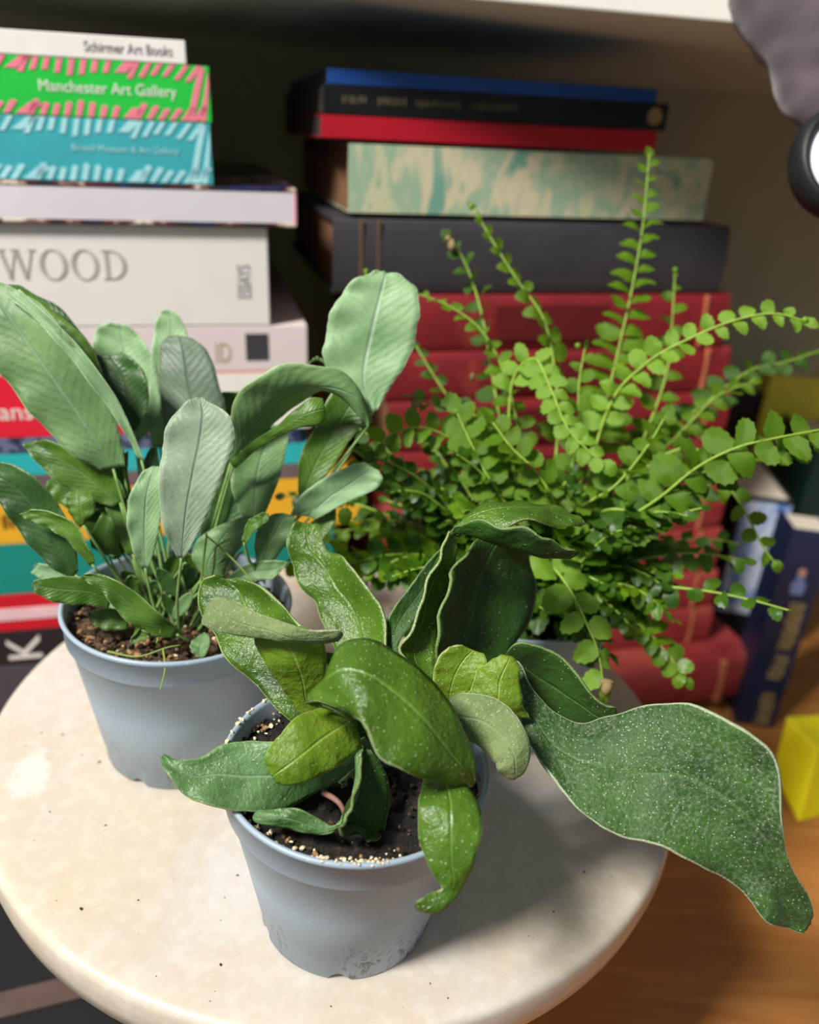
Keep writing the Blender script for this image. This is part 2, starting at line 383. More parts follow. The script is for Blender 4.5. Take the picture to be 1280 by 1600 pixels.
pot(stag, PA, .0392, .0262, .060, SOIL_DK, [('bark_crumbs', CRUMB_BR, 90, .0004, .001, True), ('perlite', CRUMB, 150, .0003, .0010, True), ('dark_crumbs', CRUMB_DK, 200, .0004, .0012, False)], 3)
pot(blue, PB, .0413, .0285, .065, SOIL_BR, [('bark_crumbs', CRUMB_BR, 260, .0006, .0017, False), ('dark_crumbs', CRUMB_DK, 240, .0006, .0016, False), ('pale_crumbs', CRUMB, 60, .0005, .001, False)], 5)
pot(butt, PC, .0400, .0280, .063, SOIL_DK, [('bark_crumbs', CRUMB_BR, 60, .0006, .0012, False), ('dark_crumbs', CRUMB_DK, 120, .0005, .0013, False)], 9)
# pale crust on the front rim of the nearest pot
pr = []
for _ in range(60):
    a = R(rnd.gauss(-84, 8)); rr = .0392 + rnd.uniform(-.0022, .0001)
    pr.append(crumb_vf((PA[0] + rr * math.cos(a), PA[1] + rr * math.sin(a), .0597 + rnd.uniform(-.0008, .0006)), rnd.uniform(.0002, .0007)))
for _ in range(14):
    a = R(rnd.gauss(165, 9)); pr.append(crumb_vf((PA[0] + .0388 * math.cos(a), PA[1] + .0388 * math.sin(a), .0602), rnd.uniform(.0004, .0009)))
V, Fc = join_vf(pr); tag(mesh_obj('rim_crust', V, Fc, CRUMB, stag, smooth=False), kind='stuff')

# ------------------------------------------------------------------ broad leaves
def leaf(root, st, mat, cam_=.12, rip=.0006, th=.0005, rf=9, und=None, dz=0, name='leaf', flip=False, k=6, across=12, label=None):
    """st: stations base->tip (Lx,Ly,Rx,Ry,depth[,half depth difference L->R])"""
    Ls, Rs = [], []
    for s in st:
        dd = s[5] if len(s) > 5 else 0
        Ls.append(P(s[0], s[1], s[4] - dd + dz)); Rs.append(P(s[2], s[3], s[4] + dd + dz))
    L, Q = spline(Ls, k), spline(Rs, k); n = len(L); V, uv, Fc = [], [], []
    ph = rnd.uniform(0, 6)
    for i in range(n):
        mid = (L[i] + Q[i]) / 2; W = Q[i] - L[i]; wl = W.length
        j0, j1 = max(i - 1, 0), min(i + 1, n - 1)
        T = ((L[j1] + Q[j1]) - (L[j0] + Q[j0]))
        N = W.cross(T); N = N.normalized() if N.length > 1e-12 else Vector((0, 0, 1))
        if N.dot(FW) < 0: N = -N       # away from the lens: the gutter of the leaf
        v = i / (n - 1)
        for j in range(across + 1):
            u = j / across; s = 2 * u - 1
            off = cam_ * wl * (1 - abs(s) ** 1.6)
            sd = 1 if s > 0 else 1.7
            env = math.sin(math.pi * min(1, max(0, v))) ** .5
            rp = rip * abs(s) ** 1.5 * math.sin(v * rf * sd * 1.9 + ph + sd) * env + rip * .5 * noise.noise(Vector((v * 7, s * 2, ph))) 
            q_ = L[i].lerp(Q[i], u); ud = (th * 2.0 if und is None else und)
            rp += ud * noise.noise(q_ * 62 + Vector((ph, 0, 0))) * env + ud * .35 * noise.noise(q_ * 150)
            ed = noise.noise(Vector((v * 26, s * .3 + (9 if s > 0 else 0), ph))) * .016 + noise.noise(Vector((v * 9, 5 if s > 0 else 0, ph))) * .02
            V.append(q_ + N * (off + rp) + W * (ed * s * abs(s) ** 3 * env)); uv.append((u, v))
    m = across + 1
    for i in range(n - 1):
        for j in range(across):
            a = i * m + j; Fc.append((a, a + 1, a + m + 1, a + m))
    o = mesh_obj(name, V, Fc, mat, root, uvs=uv)
    md = o.modifiers.new('thickness', 'SOLIDIFY'); md.thickness = th; md.offset = 0
    if label: o['label'] = label
    return o, (L[0] + Q[0]) / 2
def stalk(lf, pts, r0=.0007, r1=.0005, mat=None, name='stalk'):
    v, f = tube_vf(spline(pts, 6), r0, r1, 7); return mesh_obj(name, v, f, mat or STALK, lf)

S = lambda st, mat, **k: leaf(stag, st, mat, **k)[0]
CR = Vector((PA[0] + .002, PA[1], .054))
# big drooping leaf to the right
S([(700, 1110, 720, 1085, .246), (760, 1105, 780, 1055, .245, .002), (806, 1092, 804, 1034, .243, .003), (822, 1142, 828, 1072, .241, .003), (846, 1194, 862, 1108, .238, .005), (886, 1248, 905, 1126, .235, .007), (930, 1285, 955, 1114, .231, .008), (985, 1312, 1012, 1104, .228, .006), (1045, 1325, 1090, 1101, .224, .002), (1110, 1360, 1160, 1134, .221, -.002), (1160, 1400, 1212, 1190, .219, -.004), (1195, 1432, 1222, 1280, .219, -.004), (1222, 1449, 1236, 1352, .221, -.003), (1242, 1458, 1264, 1400, .223, -.001), (1256, 1459, 1268, 1432, .225)],
  STAG_FUZZ, cam_=.06, rip=.0018, th=.0009, rf=8, und=.0022, across=16, label='huge fuzzy leaf drooping over the edge to the right')
S([(770, 1075, 780, 1040, .252), (812, 1075, 806, 1004, .250, -.004), (850, 1120, 846, 1010, .251, -.005), (893, 1140, 897, 1046, .250, -.005), (935, 1142, 936, 1093, .248, -.003), (968, 1132, 962, 1104, .246)], STAG_DARK, cam_=.05, rip=.0004, th=.0008)
# upper left broad leaf
S([(560, 1085, 592, 1080, .248), (535, 1050, 600, 1045, .250), (518, 1005, 604, 1005, .253, -.004), (496, 950, 594, 955, .257, -.006), (470, 915, 572, 915, .261, -.006), (455, 880, 540, 872, .265, -.004), (449, 848, 512, 860, .268, -.002), (455, 826, 502, 835, .270), (464, 816, 498, 818, .272)], STAG, cam_=.10, rip=.0012, th=.0008)
# left leaf
S([(540, 1150, 560, 1140, .243), (478, 1142, 520, 1120, .243), (440, 1112, 505, 1085, .243, -.002), (395, 1068, 505, 1040, .243, -.004), (352, 1020, 500, 1003, .245, -.006), (318, 968, 462, 970, .250, -.008), (310, 930, 440, 945, .255, -.006), (316, 908, 405, 915, .258, -.004), (335, 898, 370, 902, .26)], STAG, cam_=.12, rip=.0008, th=.0008)
S([(500, 1140, 520, 1135, .236), (462, 1105, 500, 1095, .234), (438, 1070, 508, 1050, .230), (415, 1035, 508, 1010, .227), (400, 1008, 495, 990, .226), (398, 995, 470, 978, .226)], STAG_BRIGHT, cam_=-.10, rip=.0004, th=.0008)
S([(322, 950, 336, 934, .224), (318, 972, 360, 938, .222), (334, 984, 395, 955, .220), (370, 992, 430, 968, .219), (420, 998, 470, 980, .219), (466, 1002, 505, 984, .221), (505, 1003, 530, 986, .223), (526, 1000, 535, 990, .225)], STAG_FELT, cam_=-.10, rip=.0003, th=.0009, label='curled felted leaf tip')
# right pair rising behind the centre
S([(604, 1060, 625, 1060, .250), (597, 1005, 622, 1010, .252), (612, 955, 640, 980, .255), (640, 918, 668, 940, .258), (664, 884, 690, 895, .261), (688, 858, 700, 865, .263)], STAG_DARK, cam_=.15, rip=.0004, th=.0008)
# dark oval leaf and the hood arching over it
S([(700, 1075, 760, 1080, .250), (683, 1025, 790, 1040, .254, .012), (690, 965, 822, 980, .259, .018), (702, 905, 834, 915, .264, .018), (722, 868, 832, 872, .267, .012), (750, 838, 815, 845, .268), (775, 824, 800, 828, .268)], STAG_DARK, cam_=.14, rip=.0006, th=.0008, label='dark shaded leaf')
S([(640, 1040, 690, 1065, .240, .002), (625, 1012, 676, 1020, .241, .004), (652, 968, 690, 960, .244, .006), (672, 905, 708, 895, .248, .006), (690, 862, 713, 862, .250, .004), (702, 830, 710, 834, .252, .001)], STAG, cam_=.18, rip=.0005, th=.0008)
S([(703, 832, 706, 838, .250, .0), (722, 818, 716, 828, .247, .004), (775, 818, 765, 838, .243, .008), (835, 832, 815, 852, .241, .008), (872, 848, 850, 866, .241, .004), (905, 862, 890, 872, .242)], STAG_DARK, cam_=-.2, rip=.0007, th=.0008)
S([(715, 822, 722, 828, .249), (740, 800, 745, 827, .250, -.004), (785, 785, 790, 822, .250, -.006), (830, 783, 835, 815, .250, -.006), (875, 792, 868, 822, .252, -.004), (903, 806, 898, 822, .254, -.002), (914, 815, 912, 820, .255)], STAG, cam_=-.12, rip=.0006, th=.0008)
# small leaves right of the centre
S([(690, 1100, 712, 1100, .238), (678, 1072, 730, 1085, .236), (680, 1040, 748, 1060, .235), (698, 1013, 760, 1040, .235), (722, 1008, 757, 1022, .236)], STAG_BRIGHT, cam_=.12, rip=.0004, th=.0008)
S([(724, 1090, 828, 1122, .236), (737, 1076, 818, 1105, .234), (748, 1047, 812, 1075, .234), (775, 1028, 808, 1042, .235), (790, 1026, 802, 1030, .236)], STAG_BRIGHT, cam_=-.1, rip=.0005, th=.0008)
S([(695, 1120, 705, 1090, .232), (715, 1150, 728, 1084, .229), (745, 1163, 765, 1088, .226), (768, 1182, 800, 1110, .224), (776, 1194, 824, 1150, .222), (778, 1202, 828, 1180, .222), (790, 1213, 818, 1204, .223), (797, 1216, 806, 1215, .224)], STAG_FELT, cam_=-.14, rip=.0004, th=.0009, label='grey felted young leaf curling down')
# central twisting leaf
S([(560, 1135, 545, 1112, .224), (508, 1108, 500, 1100, .215), (482, 1098, 482, 1088, .208), (516, 1103, 513, 1052, .203, .004), (548, 1112, 532, 1014, .200, .008), (570, 1140, 582, 1007, .198, .010), (594, 1184, 645, 1034, .197, .010), (628, 1208, 700, 1095, .197, .008), (674, 1218, 723, 1150, .199, .006), (712, 1226, 739, 1196, .202, .002), (736, 1229, 743, 1220, .204)],
  STAG, cam_=-.13, rip=.0012, th=.0009, k=7, dz=.007)
# pale leaf below it
S([(560, 1150, 530, 1105, .230), (562, 1168, 500, 1108, .225), (535, 1192, 462, 1122, .220), (500, 1212, 435, 1152, .216), (462, 1226, 416, 1178, .214), (434, 1224, 418, 1200, .214)], STAG_BRIGHT, cam_=-.08, rip=.0007, th=.0008)
# left low bluish leaf
S([(590, 1185, 570, 1150, .240), (555, 1200, 545, 1165, .236), (515, 1228, 500, 1165, .230), (455, 1262, 450, 1160, .224), (385, 1268, 400, 1158, .220, .004), (330, 1258, 350, 1163, .218, .004), (288, 1240, 312, 1185, .217, .003), (258, 1205, 275, 1187, .218, .001), (251, 1185, 256, 1179, .220)], STAG_BLUE, cam_=.07, rip=.0010, th=.0008)
# cupped leaf over the soil
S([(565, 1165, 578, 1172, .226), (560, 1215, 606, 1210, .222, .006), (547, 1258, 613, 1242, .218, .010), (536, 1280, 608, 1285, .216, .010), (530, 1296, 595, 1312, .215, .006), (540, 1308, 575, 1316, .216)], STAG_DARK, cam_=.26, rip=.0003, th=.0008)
S([(556, 1180, 566, 1170, .223), (553, 1235, 562, 1222, .219), (532, 1282, 548, 1262, .215), (505, 1302, 520, 1290, .214), (478, 1300, 496, 1278, .214), (440, 1292, 465, 1262, .214), (402, 1284, 425, 1266, .215), (398, 1276, 405, 1266, .216)], STAG_BLUE, cam_=-.12, rip=.0006, th=.0008)
# leaf hanging over the front rim
S([(668, 1180, 715, 1180, .222), (662, 1222, 728, 1224, .208), (655, 1262, 750, 1262, .200), (656, 1308, 752, 1300, .196), (668, 1348, 742, 1335, .195), (684, 1376, 732, 1366, .195), (690, 1388, 716, 1396, .195), (672, 1396, 698, 1414, .194), (654, 1404, 676, 1426, .194), (649, 1414, 658, 1424, .195)], STAG, cam_=-.10, rip=.0006, th=.0008, dz=.004)
# short inner leaves closing the crown
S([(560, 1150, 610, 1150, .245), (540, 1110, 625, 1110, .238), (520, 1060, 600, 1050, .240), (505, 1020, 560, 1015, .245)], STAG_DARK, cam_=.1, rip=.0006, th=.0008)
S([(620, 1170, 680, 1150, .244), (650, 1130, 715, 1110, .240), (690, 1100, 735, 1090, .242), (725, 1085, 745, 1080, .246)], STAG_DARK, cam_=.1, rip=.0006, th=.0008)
V, Fc = lathe([(.0001, .004), (.004, .003), (.007, .000), (.008, -.006)], (CR.x, CR.y, CR.z), 24); mesh_obj('crown', [Vector(v) + Vector((0, 0, .002 * noise.noise(Vector(v) * 300))) for v in V], Fc, STAG_DARK, stag)
pts = [P(505, 1238, .222), P(525, 1250, .219), P(535, 1262, .218), P(540, 1278, .2175)]
v, f = tube_vf(spline(pts, 6), .0009, .0006, 7); mesh_obj('root', v, f, plain('pink_root', (128, 92, 84), .6), stag)

# ------------------------------------------------------------------ blue star fern
def B(st, mat, foot=None, cx=.10, rip=.0006, **k):
    o, base = leaf(blue, st, mat, cam_=cx, rip=rip, th=.00035, **k)
    if not foot and st[0][1] > 640 and k.get('across', 12) > 6:
        foot = (min(max(st[0][0] * .5 + 135, 245), 310), rnd.uniform(955, 995), .300)
    if foot:
        b = P(*foot); mid = base.lerp(b, .55) + Vector((rnd.uniform(-.002, .002), 0, -.001))
        stalk(o, [base, mid, b], .00045, .0007)
    return o
ft = lambda: (rnd.uniform(240, 305), rnd.uniform(945, 995), .300 + rnd.uniform(-.004, .006))
# background leaves first
B([(205, 690, 218, 690, .318), (175, 640, 250, 650, .318), (152, 580, 246, 590, .318), (146, 535, 236, 555, .318), (152, 512, 222, 530, .318), (172, 504, 200, 508, .318)], BL_PALE, ft())
B([(238, 700, 262, 700, .318), (232, 640, 280, 640, .318), (236, 570, 290, 575, .318), (240, 515, 292, 525, .318), (250, 490, 280, 495, .318), (258, 484, 268, 485, .318)], BL_PALE, ft())
B([(262, 705, 285, 700, .312), (254, 650, 350, 660, .312), (248, 590, 343, 605, .311), (250, 545, 325, 550, .311), (258, 527, 305, 532, .312), (275, 524, 292, 527, .312)], BL_SHADE, ft(), cx=-.05)
B([(340, 650, 372, 650, .320), (330, 625, 385, 625, .320), (350, 612, 375, 612, .320)], BL_GREEN, (300, 900, .31))
# left big ones
B([(186, 735, 200, 728, .296), (150, 700, 190, 690, .294), (110, 640, 178, 645, .292), (75, 590, 165, 600, .292), (40, 540, 150, 558, .29), (-5, 500, 130, 525, .29), (-30, 465, 100, 500, .29), (-20, 445, 60, 465, .291), (0, 446, 30, 446, .292)], BL_GREEN, None, cx=-.05)
B([(158, 735, 196, 730, .290), (115, 712, 188, 680, .286), (72, 672, 172, 632, .283), (35, 630, 148, 588, .280), (3, 586, 122, 548, .278), (-30, 540, 95, 510, .277), (-50, 495, 62, 474, .277), (-45, 458, 20, 448, .279), (-25, 440, 0, 441, .281)], BL_MID, (262, 960, .300), cx=.07, rip=.0012, label='largest pale leaf leaning out to the left')
B([(216, 716, 226, 722, .287), (192, 672, 203, 665, .284), (150, 612, 172, 606, .280), (98, 545, 122, 540, .277), (50, 495, 72, 490, .275), (5, 458, 30, 452, .275)], BL_PALE, (270, 930, .299), cx=.2)
B([(145, 560, 162, 575, .300), (118, 535, 150, 552, .300), (88, 500, 128, 522, .300), (55, 470, 100, 486, .299), (22, 452, 60, 462, .298), (3, 447, 30, 445, .297)], BL_DARK, None, cx=-.1)
B([(202, 674, 214, 672, .296), (178, 645, 230, 640, .295), (158, 605, 232, 608, .294), (146, 575, 226, 582, .294), (140, 560, 208, 562, .295), (150, 555, 190, 550, .296)], BL_DARK, (262, 950, .302), cx=.1, label='dark rounded leaf')
B([(178, 792, 198, 778, .296), (140, 782, 190, 758, .294), (95, 758, 165, 728, .292), (58, 722, 118, 705, .291), (38, 700, 75, 688, .291), (36, 692, 55, 688, .292)], BL_GREEN, (255, 965, .302), cx=.1)
B([(175, 790, 190, 790, .299), (135, 800, 165, 745, .299), (95, 790, 130, 728, .299), (75, 768, 100, 745, .299), (73, 752, 85, 745, .299)], BL_GREEN, None)
B([(112, 905, 122, 893, .284), (72, 880, 118, 855, .281), (35, 838, 100, 805, .279), (5, 795, 62, 752, .277), (-25, 760, 25, 728, .276), (-40, 730, 0, 722, .277)], BL_DARK, (250, 985, .298), cx=.10, rip=.0009)
B([(140, 885, 148, 880, .276), (105, 845, 140, 858, .274), (70, 822, 118, 820, .273), (42, 812, 80, 800, .272), (30, 803, 48, 796, .272)], BL_GREEN, (225, 960, .294), cx=.12)
B([(125, 825, 135, 815, .285), (108, 800, 148, 800, .284), (104, 782, 148, 778, .284), (112, 768, 140, 766, .285)], BL_GREEN, (215, 950, .297), cx=-.1)
B([(185, 870, 200, 860, .305), (140, 838, 185, 825, .305), (128, 800, 180, 790, .305), (140, 770, 165, 775, .305)], BL_GREEN, (240, 950, .305))
B([(105, 905, 115, 898, .290), (70, 906, 95, 888, .290), (48, 895, 60, 880, .290)], BL_PALE, (200, 960, .298))
B([(170, 950, 178, 925, .277), (135, 945, 145, 905, .274), (90, 942, 100, 900, .271), (58, 928, 65, 904, .270), (49, 915, 52, 908, .270)], BL_GREEN, (240, 985, .292), cx=.06)
B([(272, 998, 280, 985, .276), (222, 985, 250, 958, .270), (185, 958, 210, 925, .267), (160, 925, 175, 903, .266), (135, 908, 145, 896, .266), (126, 902, 130, 898, .266)], BL_GREEN, (292, 1000, .282), cx=.12, rip=.0009, label='front leaf lying across the pot')
B([(205, 960, 200, 920, .290), (160, 948, 160, 930, .288), (135, 942, 138, 935, .287)], BL_PALE, (250, 985, .292))
B([(200, 982, 205, 955, .284), (165, 984, 170, 950, .282), (143, 972, 148, 955, .282), (139, 965, 142, 960, .282)], BL_GREEN, (245, 995, .290))
B([(228, 1000, 235, 990, .280), (205, 1008, 215, 980, .279), (206, 995, 222, 975, .279)], BL_GREEN, None)
B([(315, 990, 325, 990, .282), (298, 1005, 328, 1005, .279), (300, 1018, 322, 1022, .277), (308, 1027, 315, 1027, .277)], BL_MID, None)
# centre
B([(222, 888, 232, 888, .283), (206, 855, 244, 850, .279), (199, 812, 252, 805, .276), (204, 772, 254, 765, .274), (222, 738, 252, 740, .274), (238, 728, 248, 729, .275)], BL_PALE, (262, 985, .294), cx=.10, label='pale bluish leaf')
B([(279, 872, 288, 872, .272), (262, 845, 310, 835, .268), (250, 800, 330, 792, .265), (249, 745, 350, 738, .263), (254, 690, 366, 688, .262), (270, 650, 360, 652, .262), (292, 628, 335, 632, .263), (306, 621, 318, 621, .264)], BL_GREY, (283, 1000, .288), cx=.08, rip=.0008, label='silvery front leaf')
B([(232, 800, 245, 800, .30), (222, 760, 252, 760, .30), (225, 720, 250, 725, .30), (235, 700, 245, 700, .30)], BL_DARK, None)
B([(200, 870, 215, 862, .298), (168, 800, 210, 800, .298), (150, 760, 200, 740, .298), (165, 720, 200, 705, .298)], BL_GREEN, (250, 950, .302))
B([(180, 875, 190, 870, .302), (140, 850, 185, 850, .300), (160, 800, 180, 810, .30)], BL_GREEN, None)
B([(305, 905, 330, 905, .300), (310, 850, 380, 850, .300), (325, 790, 395, 800, .300), (345, 745, 385, 745, .300), (350, 715, 370, 715, .300)], BL_DARK, ft())
B([(318, 900, 345, 920, .290), (300, 870, 352, 890, .289), (315, 838, 380, 845, .288), (350, 818, 390, 820, .288), (380, 808, 398, 806, .289)], BL_MID, (300, 985, .297), cx=-.06)
# right side
B([(388, 822, 402, 822, .295), (372, 795, 420, 790, .293), (360, 750, 440, 735, .292), (370, 712, 448, 700, .292), (395, 690, 450, 680, .292), (420, 665, 440, 662, .293)], BL_MID, (300, 970, .300), cx=.12, label='upright leaf with a pale midrib')
B([(355, 712, 368, 730, .296), (358, 680, 400, 695, .291, .003), (364, 635, 436, 655, .285, .006), (392, 596, 472, 625, .281, .008), (438, 573, 510, 612, .279, .007), (498, 570, 542, 628, .278, .004), (545, 588, 562, 652, .279, .001), (572, 630, 572, 662, .281), (580, 658, 574, 670, .282)], BL_MID, (300, 960, .300), cx=-.14, rip=.0007, label='leaf arching over to the right')
B([(360, 722, 368, 732, .286), (395, 690, 405, 700, .281), (430, 668, 440, 680, .276), (462, 640, 470, 668, .273), (488, 622, 495, 665, .272), (505, 624, 508, 656, .273)], BL_GREEN, None, cx=-.12, rip=.0005)
B([(575, 650, 590, 640, .298), (528, 600, 610, 605, .297), (506, 560, 634, 570, .296), (510, 515, 650, 525, .295), (524, 475, 656, 480, .295), (545, 445, 650, 450, .295), (572, 428, 632, 434, .296), (592, 422, 615, 427, .297)], BL_PALE, (470, 800, .300), cx=.05, rip=.0014, label='large pale oval leaf at the top right')
B([(505, 560, 512, 575, .300), (490, 560, 505, 565, .300), (480, 572, 495, 556, .300)], BL_GREEN, None)
B([(570, 668, 584, 660, .293), (545, 620, 575, 640, .293), (540, 592, 562, 610, .293)], BL_GREEN, None)
B([(470, 800, 480, 800, .302), (466, 760, 488, 770, .300), (468, 715, 520, 730, .298), (488, 675, 545, 690, .297), (512, 625, 570, 660, .296), (525, 600, 578, 650, .296)], BL_GREEN, (330, 960, .300), cx=.12)
B([(475, 806, 492, 812, .296), (455, 806, 530, 792, .294), (470, 775, 565, 775, .293), (510, 745, 592, 760, .293), (545, 728, 598, 748, .293), (570, 722, 592, 735, .294)], BL_PALE, (330, 960, .299), cx=.10)
B([(455, 850, 480, 880, .300), (490, 812, 505, 845, .298), (525, 785, 525, 815, .298)], BL_GREEN, None)
B([(402, 885, 420, 890, .290), (398, 850, 440, 860, .289), (405, 822, 458, 840, .288), (425, 804, 462, 815, .288), (445, 802, 458, 806, .288)], BL_MID, (320, 975, .297), cx=-.06)
B([(352, 905, 372, 915, .286), (385, 882, 400, 906, .284), (425, 876, 425, 905, .283), (452, 878, 445, 885, .283)], BL_MID, (310, 985, .295))
B([(378, 845, 385, 850, .276), (387, 815, 398, 830, .275), (400, 806, 418, 815, .275), (412, 800, 420, 803, .275)], BL_GREEN, (400, 890, .285))
# low fill of young leaves round the crown
for k in range(15):
    x, y = rnd.uniform(175, 335), rnd.uniform(890, 985); d = .293 + rnd.uniform(-.006, .010); a = rnd.uniform(-2.9, -.25); l = rnd.uniform(28, 55); wv = rnd.uniform(8, 15)
    dx, dy = math.cos(a), math.sin(a); nx, ny = -dy, dx
    sts = [(x + dx * l * q - nx * wv * e, y + dy * l * q - ny * wv * e, x + dx * l * q + nx * wv * e, y + dy * l * q + ny * wv * e, d - .004 * q) for q, e in ((0, .2), (.3, .85), (.6, 1), (.85, .7), (1, .15))]
    B(sts, rnd.choice([BL_GREEN, BL_MID, BL_DARK, BL_GREEN]), None, cx=.1, rip=.0003, k=3, across=6)
for k in range(14):   # bare stalks and croziers
    x0, y0 = rnd.uniform(235, 320), rnd.uniform(960, 990); x1, y1 = x0 + rnd.uniform(-70, 90), y0 - rnd.uniform(70, 150)
    v, f = tube_vf(spline([P(x0, y0, .297), P((x0 + x1) / 2 + rnd.uniform(-8, 8), (y0 + y1) / 2, .292), P(x1, y1, .288), P(x1 + 6, y1 - 4, .287)], 6), .0006, .00035, 6)
    mesh_obj('young_stalk', v, f, STALK, blue)
for pts in ([(310, 945, .285), (322, 845, .280), (326, 840, .280), (370, 880, .278), (408, 925, .277)], [(330, 910, .285), (335, 880, .282), (338, 855, .280), (360, 842, .279), (364, 847, .279)], [(168, 1018, .274), (215, 1026, .273), (260, 1012, .274), (282, 1008, .275)], [(245, 1005, .274), (250, 985, .273), (238, 975, .273)], [(255, 1015, .272), (258, 1045, .268), (250, 1080, .264)]):
    v, f = tube_vf(spline([P(*p) for p in pts], 6), .0004, .0002, 6); mesh_obj('root_thread', v, f, plain('green_thread', (122, 146, 56), .5), blue)

# ------------------------------------------------------------------ button fern
def leaflet_mesh(name, mat, seed, cup, wd=.44, lobed=False):
    r_ = random.Random(seed); n = 21; ring = []; V = []
    for i in range(n):
        a = -math.pi * .94 + 2 * math.pi * .94 * i / (n - 1)
        rr = 1 + (.085 if i % 2 else -.05) * min(1, 2.2 * math.cos(a / 2.0) ** 2) + r_.uniform(-.03, .03)
        if lobed: rr *= 1 + .14 * math.cos(a * 5)
        x = .5 + .5 * math.cos(a) * rr; y = wd * math.sin(a) * rr * (1 - .12 * math.cos(a))
        if i in (0, n - 1): x, y = .02, .05 * (1 if i else -1)
        ring.append((x, y))
    fold = r_.uniform(.05, .30)
    def z(x, y): return cup * (x - .4) ** 2 * 1.3 + fold * abs(y) - .5 * fold * y * y + .05 * math.sin(x * 7 + seed) * y * 2
    for q in (1, .55): V += [(.45 + (x - .45) * q, y * q, z(.45 + (x - .45) * q, y * q)) for x, y in ring]
    V.append((.45, 0, z(.45, 0))); Fc = []
    for i in range(n - 1): Fc += [(i, i + 1, n + i + 1, n + i), (n + i, n + i + 1, 2 * n)]
    Fc += [(n - 1, 0, n, 2 * n - 1), (2 * n - 1, n, 2 * n)]
    me = bpy.data.meshes.new(name); me.from_pydata(V, [], Fc); me.polygons.foreach_set('use_smooth', [True] * len(Fc)); me.materials.append(mat); me.update(); return me
LFM = {m: [leaflet_mesh('leaflet', m, i, c, wd_) for i, (c, wd_) in enumerate(((-.45, .42), (.25, .38), (-.2, .44), (-.6, .40), (-.3, .34)))] for m in (FERN, FERN_LT, FERN_DK, DRY)}
n_obj = [0]
def frond(pts, nl, size, mat=FERN, N=None, taper=.35, single=True, spread=.95, jitter=.35, stub=.12, rr=.0007, tuck=0, parent=butt, name='frond', acc=None):
    """pts: rachis points (world); nl leaflet pairs; size leaflet length; N: facing"""
    c = spline(pts, 8); L = [0]
    for i in range(1, len(c)): L.append(L[-1] + (c[i] - c[i - 1]).length)
    v, f = tube_vf(c, rr, rr * .45, 6)
    if acc is None: fr = mesh_obj(name, v, f, FERN_ST, parent)
    else: acc[0].append((v, f)); fr = None
    base = WORLD[parent.name].inverted()
    jv = []
    for k in range(nl * 2 + 1):
        s = 1 if k % 2 else -1
        q = stub + (1 - stub) * (k + .5) / (nl * 2 + 1); tl = q * L[-1]
        i = max(j for j in range(len(L)) if L[j] <= tl); i = min(i, len(c) - 2)
        e = (tl - L[i]) / max(1e-9, L[i + 1] - L[i]); p = c[i].lerp(c[i + 1], e); T = (c[i + 1] - c[i]).normalized()
        Nn = (N if N is not None else -FW); Nn = Nn + Vector([rnd.uniform(-jitter, jitter) for _ in range(3)])
        Sd = T.cross(Nn).normalized() * s
        X = (Sd * spread + T * (.25 + .5 * (q ** 3))).normalized(); Z = (Nn - X * Nn.dot(X)).normalized()
        if k == nl * 2: X = T; Z = (Nn - X * Nn.dot(X)).normalized()
        Y = Z.cross(X)
        sz = size * (1 - (1 - taper) * q ** 2.2) * rnd.uniform(.88, 1.1) * (.75 + .5 * min(q * 3, .5))
        Mx = Matrix(((X.x, Y.x, Z.x, p.x), (X.y, Y.y, Z.y, p.y), (X.z, Y.z, Z.z, p.z), (0, 0, 0, 1))) @ Matrix.Scale(sz, 4)
        lm = LFM[mat][rnd.randrange(5)]
        if acc is None:
            o = bpy.data.objects.new('leaflet', lm); COL.objects.link(o); o.parent = fr; o.matrix_basis = base @ Mx; n_obj[0] += 1
        else:
            acc[1][mat].append(([Mx @ a.co for a in lm.vertices], [tuple(pp.vertices) for pp in lm.polygons]))
    # rolled tip
    return fr
def W3(l): return [P(*q) for q in l]
CAMN = -FW
Uz = Vector((0, 0, 1))
frond(W3([(905, 860, .345), (925, 740, .352), (945, 640, .356), (968, 540, .360), (988, 450, .362), (1005, 350, .363), (1015, 240, .364)]), 20, .0132, FERN, Uz * 1.0 + CAMN * .55, .42, stub=.22, spread=1.1, jitter=.3)
frond(W3([(935, 850, .345), (1000, 700, .365), (1040, 590, .372), (1050, 510, .376), (1055, 425, .378)]), 8, .0115, FERN, Uz + CAMN * .6, .4, stub=.35)
frond(W3([(900, 820, .340), (950, 640, .330), (1010, 568, .322), (1080, 528, .315), (1150, 500, .310), (1210, 490, .306), (1262, 503, .303)]), 13, .0092, FERN_LT, Uz * .4 + CAMN, .6, stub=.30)
frond(W3([(930, 860, .350), (1010, 700, .375), (1090, 640, .382), (1170, 580, .388), (1230, 565, .390), (1290, 545, .392)]), 12, .0120, FERN_DK, Uz * .8 + CAMN * .5, .6, stub=.3)
frond(W3([(930, 860, .350), (1000, 740, .365), (1060, 680, .370), (1120, 620, .372), (1180, 595, .374)]), 9, .0110, FERN, Uz * .8 + CAMN * .5, .5, stub=.3)
frond(W3([(890, 880, .325), (960, 825, .312), (1030, 778, .302), (1090, 730, .295), (1150, 700, .290), (1210, 685, .287), (1300, 668, .285)]), 10, .0125, FERN, CAMN + Uz * .5, .85, stub=.12, spread=1.05, jitter=.5)
frond(W3([(900, 880, .330), (980, 790, .315), (1060, 750, .306), (1120, 732, .300), (1180, 706, .297), (1240, 698, .295), (1300, 690, .293)]), 11, .0098, FERN, CAMN * .8 + Uz * .7, .8, stub=.2, jitter=.5)
